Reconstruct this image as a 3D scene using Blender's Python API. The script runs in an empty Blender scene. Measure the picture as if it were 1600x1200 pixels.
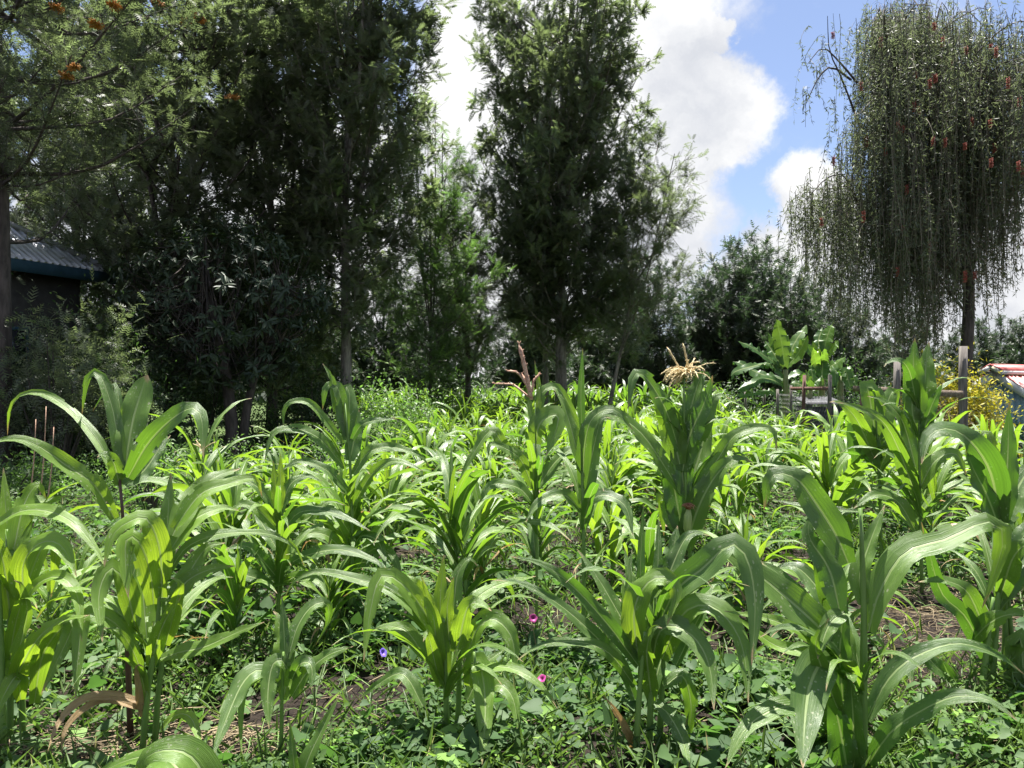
import bpy, math, random
import numpy as np
from mathutils import Vector

random.seed(11)
rng = np.random.default_rng(11)
S = bpy.context.scene
COL = S.collection
F = 1209.0            # focal length in photograph pixels
EYE = 1.6             # eye height in metres

# ------------------------------------------------------------------ camera
cam_d = bpy.data.cameras.new('camera')
cam_d.sensor_width = 36.0
cam_d.lens = F / 1600.0 * 36.0
cam_d.clip_start = 0.1
cam_d.clip_end = 2000.0
cam = bpy.data.objects.new('camera', cam_d)
COL.objects.link(cam)
cam.location = (0, 0, EYE)
cam.rotation_euler = (math.radians(90), 0, 0)
S.camera = cam

# ------------------------------------------------------------------ light
SUN_EL, SUN_AZ = 77.0, 10.0
el, az = math.radians(SUN_EL), math.radians(SUN_AZ)
sun_dir = Vector((math.sin(az) * math.cos(el), math.cos(az) * math.cos(el), math.sin(el)))
sl = bpy.data.lights.new('sun', 'SUN')
sl.energy = 5.0
sl.angle = math.radians(0.5)
sl.color = (1.0, 0.96, 0.9)
so = bpy.data.objects.new('sun', sl)
COL.objects.link(so)
so.rotation_euler = sun_dir.to_track_quat('Z', 'Y').to_euler()
so.location = sun_dir * 50

S.view_settings.view_transform = 'Standard'
S.view_settings.look = 'None'
S.view_settings.gamma = 1.0
S.view_settings.use_curve_mapping = False
S.view_settings.exposure = 1.78
S.cycles.max_bounces = 7
S.cycles.diffuse_bounces = 4
S.cycles.glossy_bounces = 2
S.cycles.transmission_bounces = 5
S.cycles.transparent_max_bounces = 6
S.cycles.caustics_reflective = False
S.cycles.caustics_refractive = False


# ------------------------------------------------------------------ node helper
class NT:
    def __init__(self, tree):
        self.t = tree
        self.t.nodes.clear()

    def n(self, typ, props=None, **inp):
        nd = self.t.nodes.new(typ)
        for k, v in (props or {}).items():
            setattr(nd, k, v)
        for k, v in inp.items():
            key = int(k[1:]) if k[0] == '_' else k.replace('__', ' ')
            self.put(nd.inputs[key], v)
        return nd

    def put(self, sock, v):
        if isinstance(v, bpy.types.NodeSocket):
            self.t.links.new(v, sock)
        elif isinstance(v, bpy.types.Node):
            self.t.links.new(v.outputs[0], sock)
        elif isinstance(v, (tuple, list)) and len(v) == 3 and sock.type == 'RGBA':
            sock.default_value = (*v, 1)
        else:
            sock.default_value = v

    def m(self, op, a, b=0.0, c=0.0, clamp=False):
        return self.n('ShaderNodeMath', {'operation': op, 'use_clamp': clamp}, _0=a, _1=b, _2=c).outputs[0]

    def mix(self, f, a, b, blend='MIX'):
        nd = self.n('ShaderNodeMix', {'data_type': 'RGBA', 'blend_type': blend})
        self.put(nd.inputs[0], f)
        self.put(nd.inputs[6], a)
        self.put(nd.inputs[7], b)
        return nd.outputs[2]

    def ramp(self, v, lo, hi, a=0.0, b=1.0, kind='SMOOTHSTEP'):
        return self.n('ShaderNodeMapRange', {'interpolation_type': kind}, _0=v, _1=lo, _2=hi, _3=a, _4=b).outputs[0]

    def noise(self, vec, scale, detail=4.0, rough=0.55, dist=0.0):
        return self.n('ShaderNodeTexNoise', None, Vector=vec, Scale=scale, Detail=detail, Roughness=rough, Distortion=dist).outputs[0]


# ------------------------------------------------------------------ sky with cumulus
def pxdir(px, py):
    v = Vector(((px - 800) / F, 1.0, (600 - py) / F))
    return v.normalized()


w = bpy.data.worlds.new('World')
S.world = w
w.use_nodes = True
k = NT(w.node_tree)
sky = k.n('ShaderNodeTexSky', {'sky_type': 'NISHITA', 'sun_disc': False, 'sun_elevation': el, 'sun_rotation': az,
                               'air_density': 1.0, 'dust_density': 1.2, 'ozone_density': 1.0, 'altitude': 1800.0})
tc = k.n('ShaderNodeTexCoord')
d = k.n('ShaderNodeVectorMath', {'operation': 'NORMALIZE'}, _0=tc.outputs['Generated']).outputs[0]
wob = k.n('ShaderNodeTexNoise', None, Vector=d, Scale=5.0, Detail=8.0, Roughness=0.62)
wv = k.n('ShaderNodeVectorMath', {'operation': 'SUBTRACT'}, _0=wob.outputs['Color'], _1=(0.5, 0.5, 0.5)).outputs[0]
wv = k.n('ShaderNodeVectorMath', {'operation': 'SCALE'}, _0=wv)
wv.inputs['Scale'].default_value = 0.19
dw = k.n('ShaderNodeVectorMath', {'operation': 'ADD'}, _0=d, _1=wv.outputs[0]).outputs[0]
cover = None
# cloud heaps: direction and angular radius
for px, py, r in ((900, -60, 240), (880, 140, 230), (930, 330, 190), (1085, 215, 105), (1030, 285, 95), (1105, 75, 48), (1285, 345, 78), (1330, 420, 110),
                  (600, 380, 200), (430, 250, 100), (1180, 480, 110), (1560, 500, 190), (150, 330, 110), (700, 520, 300)):
    c = pxdir(px, py)
    dist = k.n('ShaderNodeVectorMath', {'operation': 'DISTANCE'}, _0=dw, _1=tuple(c)).outputs['Value']
    f = k.ramp(dist, r / F * 1.12, r / F * 0.86)
    cover = f if cover is None else k.m('MAXIMUM', cover, f)
# elsewhere the sky carries scattered clouds too; none of them in the blue gap seen in the photograph
gap = k.n('ShaderNodeVectorMath', {'operation': 'DISTANCE'}, _0=d, _1=tuple(pxdir(1330, 60))).outputs['Value']
gapf = k.ramp(gap, 0.30, 0.55)
gen = k.ramp(k.noise(dw, 2.6, 6.0, 0.55), 0.50, 0.60)
cover = k.m('MAXIMUM', cover, k.m('MULTIPLY', gen, gapf))
wisp = k.m('MULTIPLY', k.ramp(k.noise(dw, 7.5, 6.0, 0.6), 0.55, 0.78), 0.5)
cover = k.m('MAXIMUM', cover, wisp)
sep = k.n('ShaderNodeSeparateXYZ', None, _0=d)
low = k.ramp(sep.outputs[2], 0.16, 0.0, 0.0, 0.75)
cover = k.m('MAXIMUM', cover, low)
shade = k.noise(dw, 6.5, 6.0, 0.55)
shade2 = k.noise(dw, 1.9, 3.0, 0.5)
cl = k.ramp(k.m('ADD', k.m('MULTIPLY', shade, 0.55), k.m('MULTIPLY', shade2, 0.45)), 0.36, 0.60)
ccol = k.mix(cl, (3.5, 3.65, 4.0), (5.7, 5.7, 5.7))
skyc = k.mix(1.0, sky.outputs[0], (1.0, 0.97, 1.0), 'MULTIPLY')
skyc = k.mix(0.22, skyc, (3.6, 4.3, 6.2))
col = k.mix(cover, skyc, ccol)
bg = k.n('ShaderNodeBackground', None, Color=col, Strength=0.056)
k.n('ShaderNodeOutputWorld', None, Surface=bg)


# ------------------------------------------------------------------ objects
def link(name, me, parent=None, loc=(0, 0, 0)):
    o = bpy.data.objects.new(name, me)
    COL.objects.link(o)
    o.parent = parent
    o.location = loc
    return o


def thing(name, label, cat, loc=(0, 0, 0), rot=0.0, group=None):
    o = link(name, None, None, loc)
    o.rotation_euler = (0, 0, rot)
    o.empty_display_size = 0.2
    tag(o, label, cat, group)
    return o


def tag(o, label=None, cat=None, group=None, kind=None):
    if label: o['label'] = label
    if cat: o['category'] = cat
    if group: o['group'] = group
    if kind: o['kind'] = kind
    return o


def mesh(name, V, Fc, mat, uv=None, tint=None, smooth=True, loop_uv=None):
    """V (n,3), Fc (m,k) one face size. uv per vertex, tint per vertex."""
    V = np.asarray(V, dtype=np.float32)
    Fc = np.asarray(Fc, dtype=np.int32)
    me = bpy.data.meshes.new(name)
    nf, kk = Fc.shape
    me.vertices.add(len(V))
    me.vertices.foreach_set('co', V.ravel())
    me.loops.add(nf * kk)
    me.loops.foreach_set('vertex_index', Fc.ravel())
    me.polygons.add(nf)
    me.polygons.foreach_set('loop_start', np.arange(0, nf * kk, kk, dtype=np.int32))
    if smooth:
        me.polygons.foreach_set('use_smooth', np.ones(nf, dtype=bool))
    if uv is not None:
        ul = me.uv_layers.new(name='UVMap')
        ul.data.foreach_set('uv', np.asarray(uv, dtype=np.float32)[Fc.ravel()].ravel())
    if tint is not None:
        a = me.attributes.new('tint', 'FLOAT', 'POINT')
        a.data.foreach_set('value', np.asarray(tint, dtype=np.float32))
    me.update(calc_edges=True)
    me.materials.append(mat)
    return me


class Acc:
    """collects pieces of one mesh"""
    def __init__(self):
        self.V, self.F, self.U, self.T, self.n = [], [], [], [], 0

    def add(self, V, Fc, uv=None, tint=0.5):
        V = np.asarray(V, float)
        Fc = np.asarray(Fc, int)
        if Fc.shape[1] == 3:
            Fc = np.hstack([Fc, Fc[:, 2:3]]) if False else Fc
        self.V.append(V)
        self.F.append(Fc + self.n)
        self.U.append(np.zeros((len(V), 2)) if uv is None else np.asarray(uv, float))
        self.T.append(np.full(len(V), tint) if np.isscalar(tint) else np.asarray(tint, float))
        self.n += len(V)
        return self

    def arrays(self):
        return np.vstack(self.V), np.vstack(self.F), np.vstack(self.U), np.concatenate(self.T)

    def build(self, name, mat, off=(0, 0, 0), smooth=True):
        V, Fc, U_, T_ = self.arrays()
        return mesh(name, V - np.asarray(off), Fc, mat, U_, T_, smooth)


def U(px, py, dd):
    return np.array([(px - 800) / F * dd, dd, EYE - (py - 600) / F * dd])


def gz(x, y):
    return 0.03 * np.sin(x * 1.7 + 0.6 * y) + 0.025 * np.sin(y * 2.3 - 0.8 * x + 1) + 0.012 * np.sin(x * 5.1 + y * 3.7)


def unit(a):
    a = np.asarray(a, float)
    return a / (np.linalg.norm(a, axis=-1, keepdims=True) + 1e-9)


def spline(P, m):
    P = np.asarray(P, float)
    if len(P) == 2:
        t = np.linspace(0, 1, m)[:, None]
        return P[0] * (1 - t) + P[1] * t
    Q = np.vstack([2 * P[0] - P[1], P, 2 * P[-1] - P[-2]])
    out = []
    seg = np.linspace(0, len(P) - 1, 8 * (len(P) - 1) + 1)
    for s in seg:
        i = min(int(s), len(P) - 2)
        t = s - i
        p0, p1, p2, p3 = Q[i], Q[i + 1], Q[i + 2], Q[i + 3]
        out.append(0.5 * ((2 * p1) + (p2 - p0) * t + (2 * p0 - 5 * p1 + 4 * p2 - p3) * t * t + (3 * p1 - p0 - 3 * p2 + p3) * t ** 3))
    out = np.array(out)
    L = np.concatenate([[0], np.cumsum(np.linalg.norm(np.diff(out, axis=0), axis=1))])
    tt = np.linspace(0, L[-1], m)
    return np.stack([np.interp(tt, L, out[:, j]) for j in range(out.shape[1])], 1)


def tube(P, R, sides=8, cap=True):
    """quad tube along P with radii R -> V, F, uv"""
    P = np.asarray(P, float)
    n = len(P)
    R = np.broadcast_to(np.asarray(R, float), (n,))
    T = unit(np.gradient(P, axis=0))
    ref = np.array([0.0, 0, 1]) if abs(T[0, 2]) < 0.8 else np.array([1.0, 0, 0])
    A = np.zeros((n, 3)); B = np.zeros((n, 3))
    a = unit(np.cross(T[0], ref))
    for i in range(n):
        a = unit(a - T[i] * np.dot(a, T[i]))
        A[i] = a
        B[i] = np.cross(T[i], a)
    th = np.linspace(0, 2 * np.pi, sides, endpoint=False)
    V = P[:, None, :] + R[:, None, None] * (np.cos(th)[None, :, None] * A[:, None, :] + np.sin(th)[None, :, None] * B[:, None, :])
    L = np.concatenate([[0], np.cumsum(np.linalg.norm(np.diff(P, axis=0), axis=1))])
    uv = np.stack(np.broadcast_arrays(np.arange(sides)[None, :] / sides, L[:, None]), -1).reshape(-1, 2)
    i = np.arange(n - 1)[:, None]
    j = np.arange(sides)[None, :]
    j2 = (j + 1) % sides
    Fc = np.stack(np.broadcast_arrays(i * sides + j, i * sides + j2, (i + 1) * sides + j2, (i + 1) * sides + j), -1).reshape(-1, 4)
    V = V.reshape(-1, 3)
    if cap:
        V = np.vstack([V, P[0], P[-1]])
        uv = np.vstack([uv, [0, 0], [0, L[-1]]])
        e = n * sides
        jj = np.arange(0, sides, 2)
        c0 = np.stack([np.full(len(jj), e), (jj + 2) % sides, (jj + 1) % sides, jj], 1)
        b = (n - 1) * sides
        c1 = np.stack([np.full(len(jj), e + 1), b + jj, b + (jj + 1) % sides, b + (jj + 2) % sides], 1)
        if sides % 2 == 0:
            Fc = np.vstack([Fc, c0, c1])
    return V, Fc, uv


def box(c, s, R=None):
    """box centred at c, size s, optional 3x3 axes (rows)"""
    c = np.asarray(c, float)
    h = np.asarray(s, float) / 2
    V = np.array([[x, y, z] for x in (-1, 1) for y in (-1, 1) for z in (-1, 1)]) * h
    if R is not None:
        V = V @ np.asarray(R)
    Fc = [[0, 1, 3, 2], [4, 6, 7, 5], [0, 4, 5, 1], [2, 3, 7, 6], [0, 2, 6, 4], [1, 5, 7, 3]]
    return V + c, np.array(Fc)


def frames(D, Nn):
    """rows X=D, Y, Z for each direction D with wanted normal Nn"""
    D = unit(D)
    Z = unit(Nn - D * np.sum(D * Nn, 1, keepdims=True))
    Y = np.cross(Z, D)
    return np.stack([D, Y, Z], 1)


def scatter(tv, tf, P, R, s, tint=None):
    """copies of template (tv, tf) at P with axes R, scales s -> V, F, tint"""
    n, kv = len(P), len(tv)
    s = np.asarray(s, float)
    s = s[:, None] if s.ndim == 1 else s
    V = np.einsum('vk,nkj->nvj', tv, R * s[:, :, None] if s.shape[1] == 3 else R * s[:, :, None]) + P[:, None, :]
    Fc = tf[None] + (np.arange(n) * kv)[:, None, None]
    T_ = np.repeat(tint if tint is not None else rng.random(n), kv)
    return V.reshape(-1, 3), Fc.reshape(-1, tf.shape[1]), T_


def rand_dirs(n, r=None):
    r = r or rng
    v = r.normal(size=(n, 3))
    return unit(v)


# ------------------------------------------------------------------ materials
def new_mat(name):
    m_ = bpy.data.materials.new(name)
    m_.use_nodes = True
    return m_, NT(m_.node_tree)


def finish(k, shader, disp=None):
    k.n('ShaderNodeOutputMaterial', None, Surface=shader)


def leaf_mat(name, dark, light, young, trans, tf=0.4, rough=0.45, under=None, spec=0.4, nscale=0.6):
    m_, k = new_mat(name)
    at = k.n('ShaderNodeAttribute', {'attribute_name': 'tint'}).outputs['Fac']
    tc = k.n('ShaderNodeTexCoord').outputs['Object']
    ns = k.ramp(k.noise(tc, nscale, 3), 0.35, 0.65)
    c = k.mix(k.ramp(k.m('ADD', k.m('MULTIPLY', at, 0.7), k.m('MULTIPLY', ns, 0.3)), 0.1, 0.8), dark, light)
    yf = k.ramp(at, 0.93, 0.99)
    c = k.mix(yf, c, young)
    if under is not None:
        bf = k.n('ShaderNodeNewGeometry').outputs['Backfacing']
        c = k.mix(k.m('MULTIPLY', bf, 0.8), c, under)
    p = k.n('ShaderNodeBsdfPrincipled', None, Base__Color=c, Roughness=rough)
    p.inputs['Specular IOR Level'].default_value = spec
    tcol = k.mix(yf, trans, tuple(min(1, v * 2.0) for v in trans))
    t = k.n('ShaderNodeBsdfTranslucent', None, Color=tcol)
    mx = k.n('ShaderNodeMixShader', None, _0=tf, _1=p, _2=t)
    finish(k, mx)
    return m_


def plain_mat(name, c1, c2, scale=8.0, rough=0.8, stretch=(1, 1, 1), bump=0.3, metallic=0.0, c3=None):
    m_, k = new_mat(name)
    tc = k.n('ShaderNodeTexCoord').outputs['Object']
    mp = k.n('ShaderNodeMapping', None, Vector=tc)
    mp.inputs['Scale'].default_value = stretch
    ns = k.noise(mp, scale, 7, 0.6)
    c = k.mix(k.ramp(ns, 0.3, 0.7), c1, c2)
    if c3:
        c = k.mix(k.ramp(k.noise(tc, scale * 0.35, 5), 0.55, 0.68), c, c3)
    p = k.n('ShaderNodeBsdfPrincipled', None, Base__Color=c, Roughness=rough, Metallic=metallic)
    b = k.n('ShaderNodeBump', None, Strength=bump, Height=ns)
    b.inputs['Distance'].default_value = 0.02
    k.put(p.inputs['Normal'], b)
    finish(k, p)
    return m_


def maize_mat():
    m_, k = new_mat('maize_leaf')
    uvn = k.n('ShaderNodeUVMap').outputs[0]
    at = k.n('ShaderNodeAttribute', {'attribute_name': 'tint'}).outputs['Fac']
    oi = k.n('ShaderNodeObjectInfo').outputs['Random']
    sp = k.n('ShaderNodeSeparateXYZ', None, _0=uvn)
    u, v = sp.outputs[0], sp.outputs[1]
    # fine parallel veins
    mp = k.n('ShaderNodeMapping', None, Vector=uvn)
    mp.inputs['Scale'].default_value = (46, 1.6, 1)
    vein = k.noise(mp, 1.0, 3, 0.6)
    mp2 = k.n('ShaderNodeMapping', None, Vector=uvn)
    mp2.inputs['Scale'].default_value = (2.5, 7, 1)
    patch = k.noise(k.n('ShaderNodeVectorMath', {'operation': 'ADD'}, _0=mp2, _1=k.n('ShaderNodeCombineXYZ', None, _0=k.m('MULTIPLY', oi, 37.0)).outputs[0]), 1.0, 5, 0.6)
    f = k.m('ADD', k.m('MULTIPLY', vein, 0.6), k.m('MULTIPLY', patch, 0.4))
    green = k.mix(k.ramp(f, 0.36, 0.64), (0.050, 0.104, 0.024), (0.110, 0.192, 0.040))
    lime = k.mix(k.ramp(f, 0.36, 0.64), (0.12, 0.22, 0.022), (0.19, 0.32, 0.035))
    tt = k.m('ADD', at, k.m('MULTIPLY', k.m('SUBTRACT', oi, 0.5), 0.6), clamp=True)
    c = k.mix(tt, green, lime)
    # midrib
    rib = k.m('ABSOLUTE', k.m('SUBTRACT', u, 0.5))
    ribf = k.m('MULTIPLY', k.ramp(rib, 0.055, 0.022), k.ramp(v, 1.0, 0.55, 0.1, 0.85))
    c = k.mix(ribf, c, (0.36, 0.46, 0.19))
    # feeding marks of caterpillars in rows
    mp3 = k.n('ShaderNodeMapping', None, Vector=uvn)
    mp3.inputs['Scale'].default_value = (7, 34, 1)
    vr = k.n('ShaderNodeTexVoronoi', None, Vector=mp3, Scale=1.0)
    spot = k.m('MULTIPLY', k.ramp(vr.outputs['Distance'], 0.30, 0.20), k.ramp(k.noise(k.n('ShaderNodeVectorMath', {'operation': 'ADD'}, _0=mp2, _1=k.n('ShaderNodeCombineXYZ', None, _1=k.m('MULTIPLY', oi, 91.0)).outputs[0]), 0.8, 2), 0.52, 0.60))
    c = k.mix(k.m('MULTIPLY', spot, 0.75), c, (0.42, 0.44, 0.28))
    # dry tips and torn brown edges
    edge = k.ramp(k.m('ADD', v, k.m('MULTIPLY', patch, 0.22)), 1.04, 1.10)
    dryf = k.m('MAXIMUM', edge, k.ramp(at, 1.4, 1.6))
    dry = k.mix(k.ramp(f, 0.3, 0.7), (0.22, 0.12, 0.05), (0.55, 0.42, 0.22))
    c = k.mix(dryf, c, dry)
    tcol = k.mix(tt, (0.16, 0.36, 0.022), (0.56, 0.80, 0.04))
    tcol = k.mix(k.ramp(vein, 0.35, 0.65, 0.0, 0.62), tcol, (0.07, 0.17, 0.01))
    tcol = k.mix(ribf, tcol, (0.30, 0.40, 0.10))
    tcol = k.mix(dryf, tcol, (0.30, 0.18, 0.06))
    hgt = k.m('ADD', k.m('MULTIPLY', vein, 1.0), k.m('MULTIPLY', ribf, -1.2))
    b = k.n('ShaderNodeBump', None, Strength=0.6, Height=hgt)
    b.inputs['Distance'].default_value = 0.004
    rg = k.ramp(patch, 0.3, 0.7, 0.33, 0.50)
    p = k.n('ShaderNodeBsdfPrincipled', None, Base__Color=c, Roughness=rg, Normal=b)
    p.inputs['Specular IOR Level'].default_value = 0.75
    t = k.n('ShaderNodeBsdfTranslucent', None, Color=tcol, Normal=b)
    mx = k.n('ShaderNodeMixShader', None, _0=0.42, _1=p, _2=t)
    finish(k, mx)
    return m_


M_MAIZE = maize_mat()
M_STALK = plain_mat('maize_stalk', (0.09, 0.17, 0.03), (0.16, 0.26, 0.06), 6, 0.45, (1, 1, 0.2), 0.1)
M_STALKR = plain_mat('maize_stalk_dark', (0.045, 0.018, 0.012), (0.10, 0.05, 0.03), 8, 0.5, (1, 1, 0.2), 0.15)
M_TASSEL = plain_mat('maize_tassel', (0.42, 0.31, 0.15), (0.70, 0.58, 0.33), 60, 0.8)
M_TASSELR = plain_mat('maize_tassel_red', (0.34, 0.17, 0.12), (0.58, 0.40, 0.28), 60, 0.8)
M_SILK = plain_mat('maize_silk', (0.24, 0.07, 0.04), (0.46, 0.24, 0.14), 60, 0.6)
M_HUSK = plain_mat('maize_husk', (0.20, 0.27, 0.08), (0.35, 0.40, 0.16), 12, 0.5, (6, 6, 0.4))
M_GREV = leaf_mat('silky_oak_leaf', (0.048, 0.064, 0.034), (0.102, 0.132, 0.066), (0.16, 0.26, 0.05), (0.17, 0.23, 0.08), 0.40, 0.45, (0.19, 0.195, 0.165))
M_GREVL = leaf_mat('silky_oak_leaf_fresh', (0.045, 0.085, 0.022), (0.10, 0.16, 0.045), (0.18, 0.27, 0.05), (0.12, 0.24, 0.04), 0.36, 0.45, (0.12, 0.15, 0.09))
M_FARL = leaf_mat('far_tree_leaf', (0.050, 0.062, 0.042), (0.102, 0.122, 0.076), (0.10, 0.15, 0.05), (0.05, 0.10, 0.03), 0.28, 0.5, (0.10, 0.12, 0.09))
M_BROAD = leaf_mat('broad_dark_leaf', (0.026, 0.042, 0.024), (0.052, 0.078, 0.040), (0.10, 0.16, 0.04), (0.05, 0.10, 0.02), 0.22, 0.5, (0.07, 0.085, 0.055), 0.35)
M_BOTTLE = leaf_mat('bottlebrush_leaf', (0.065, 0.082, 0.050), (0.125, 0.150, 0.090), (0.17, 0.20, 0.08), (0.20, 0.25, 0.11), 0.32, 0.5, (0.085, 0.095, 0.055))
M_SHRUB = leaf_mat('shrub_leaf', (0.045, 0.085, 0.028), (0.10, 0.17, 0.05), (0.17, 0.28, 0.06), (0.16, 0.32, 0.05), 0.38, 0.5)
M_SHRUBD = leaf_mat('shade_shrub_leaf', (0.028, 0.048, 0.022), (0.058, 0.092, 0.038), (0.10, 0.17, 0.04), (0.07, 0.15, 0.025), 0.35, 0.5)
M_WEED = leaf_mat('weed_leaf', (0.044, 0.082, 0.022), (0.090, 0.155, 0.038), (0.17, 0.28, 0.05), (0.16, 0.34, 0.05), 0.34, 0.6, None, 0.22, 1.2)
M_VINE = leaf_mat('creeper_leaf', (0.040, 0.082, 0.028), (0.080, 0.138, 0.046), (0.15, 0.26, 0.06), (0.14, 0.32, 0.05), 0.30, 0.58, None, 0.25, 1.5)
M_GRASS = leaf_mat('grass_blade', (0.055, 0.10, 0.025), (0.12, 0.19, 0.05), (0.28, 0.26, 0.10), (0.16, 0.28, 0.04), 0.35, 0.5)
M_YELLOW = leaf_mat('golden_leaf', (0.42, 0.38, 0.04), (0.72, 0.62, 0.07), (0.20, 0.30, 0.04), (0.55, 0.50, 0.04), 0.35, 0.5)
M_BARK = plain_mat('grey_bark', (0.08, 0.068, 0.058), (0.24, 0.215, 0.185), 14, 0.9, (1, 1, 0.25), 0.9, 0, (0.22, 0.21, 0.18))
M_BARKD = plain_mat('dark_bark', (0.035, 0.028, 0.024), (0.10, 0.08, 0.07), 14, 0.9, (1, 1, 0.25), 0.9)
M_STRAW = plain_mat('dry_straw', (0.085, 0.058, 0.034), (0.25, 0.195, 0.11), 5, 0.8)
M_WOOD = plain_mat('weathered_post', (0.075, 0.062, 0.054), (0.20, 0.18, 0.16), 10, 0.9, (3, 3, 0.25), 0.8)
M_WOODR = plain_mat('reddish_post', (0.075, 0.035, 0.028), (0.20, 0.11, 0.09), 10, 0.9, (3, 3, 0.25), 0.8)
# ------------------------------------------------------------------ maize
COLS = np.array([-1.0, -0.7, -0.3, 0.0, 0.3, 0.7, 1.0])


def blade(C, Nn, wd, r, tint=0.3, fold=0.28, ruffle=0.10, cols=COLS, base=0.5, tipp=1.7):
    """one leaf blade along centreline C with surface normals Nn, full width wd"""
    m = len(C)
    s = np.linspace(0, 1, m)
    T = unit(np.gradient(C, axis=0))
    W = unit(np.cross(T, Nn))
    N2 = np.cross(W, T)
    wp = np.minimum(base + 2.2 * s, 1.0) * np.power(np.clip(1 - np.power(np.clip((s - 0.3) / 0.7, 0, 1), tipp), 0.0, 1), 0.95)
    wp = np.maximum(wp, 0.02)
    a = cols[None, :]
    half = (wd * wp / 2)[:, None]
    f1, f2, p1, p2 = r.uniform(6, 14), r.uniform(6, 14), r.uniform(0, 6), r.uniform(0, 6)
    side = np.where(a > 0, np.sin(f1 * 2 * s[:, None] + p1), np.sin(f2 * 2 * s[:, None] + p2))
    fd = fold * (1 - 0.7 * s[:, None])
    h = np.abs(a) * half * fd * 2 * 0.6 + 1.35 * ruffle * wd * side * np.abs(a) ** 3 * np.sin(np.pi * np.clip(s, 0, 1))[:, None]
    V = C[:, None, :] + W[:, None, :] * (a * half)[:, :, None] + N2[:, None, :] * h[:, :, None]
    n = len(cols)
    i = np.arange(m - 1)[:, None]
    j = np.arange(n - 1)[None, :]
    Fc = np.stack(np.broadcast_arrays(i * n + j, i * n + j + 1, (i + 1) * n + j + 1, (i + 1) * n + j), -1).reshape(-1, 4)
    uv = np.stack(np.broadcast_arrays((a + 1) / 2, s[:, None]), -1).reshape(-1, 2)
    return V.reshape(-1, 3), Fc, uv, np.full(m * n, tint)


def grown_leaf(base, azm, e0, L, wd, droop, r, tint, m=13, cols=COLS, twist=None):
    """centreline bending over under its own weight"""
    P = [np.array(base, float)]
    Nn = []
    p = r.uniform(1.2, 2.2)
    az_ = azm
    tw = r.uniform(-0.9, 0.9) if twist is None else twist
    side0 = r.uniform(-0.25, 0.25)
    for i in range(m):
        s = i / (m - 1)
        e = e0 - droop * s ** p
        e = max(e, -1.45)
        az_ += side0 / m
        ce, se = math.cos(e), math.sin(e)
        D = np.array([math.cos(az_) * ce, math.sin(az_) * ce, se])
        H = np.array([math.cos(az_), math.sin(az_), 0])
        Nv = np.array([-H[0] * se, -H[1] * se, ce])
        Sd = np.cross(D, Nv)
        ang = tw * s
        Nn.append(Nv * math.cos(ang) + Sd * math.sin(ang))
        if i < m - 1:
            P.append(P[-1] + D * L / (m - 1))
    return blade(np.array(P), np.array(Nn), wd, r, tint, r.uniform(0.15, 0.45), r.uniform(0.05, 0.16), cols)


def stalk_geo(P, r0, r1, sides=8):
    P = spline(P, 9)
    R = np.linspace(r0, r1, len(P))
    R[1::2] *= 0.9
    return tube(P, R, sides)


def tassel_geo(top, r, L=0.28, nb=9, lean=(0, 0), droop=1.0):
    a = Acc()
    main = None
    for i in range(nb + 1):
        if i == 0:
            D = unit(np.array([lean[0], lean[1], 1.0])); l = L; dr = 0.15
        else:
            azz = r.uniform(0, 6.28); D = unit(np.array([math.cos(azz) * 0.7 + lean[0], math.sin(azz) * 0.7 + lean[1], r.uniform(0.5, 1.2)])); l = L * r.uniform(0.55, 0.8); dr = droop * r.uniform(0.3, 0.9)
        st = np.array(top) + np.array([0, 0, 0.02 * i / nb * 2])
        P = [st]
        for q in range(8):
            D = unit(D + np.array([0, 0, -dr * 0.16])); P.append(P[-1] + D * l / 8)
        P = np.array(P)
        R = np.full(9, 0.0035 if i else 0.006); R[-1] = 0.001; R[1::2] *= 1.5
        V, Fc, uv = tube(P, R, 6)
        a.add(V, Fc, uv)
        # small spikelets along the branch
        for q in range(1, 8):
            for s_ in (0, 1, 2):
                v = unit(r.normal(size=3) + D * 1.2)
                V, Fc, uv = tube(np.array([P[q], P[q] + v * 0.006, P[q] + v * 0.015]), np.array([0.001, 0.0028, 0.0006]), 4)
                a.add(V, Fc, uv)
    return a


class Plant:
    """geometry of one maize plant around the origin: lists of (name, arrays, material)"""
    def __init__(self):
        self.parts = []

    def add(self, name, V, Fc, uv, tint, mat):
        self.parts.append((name, V, Fc, uv, tint, mat))


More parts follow.
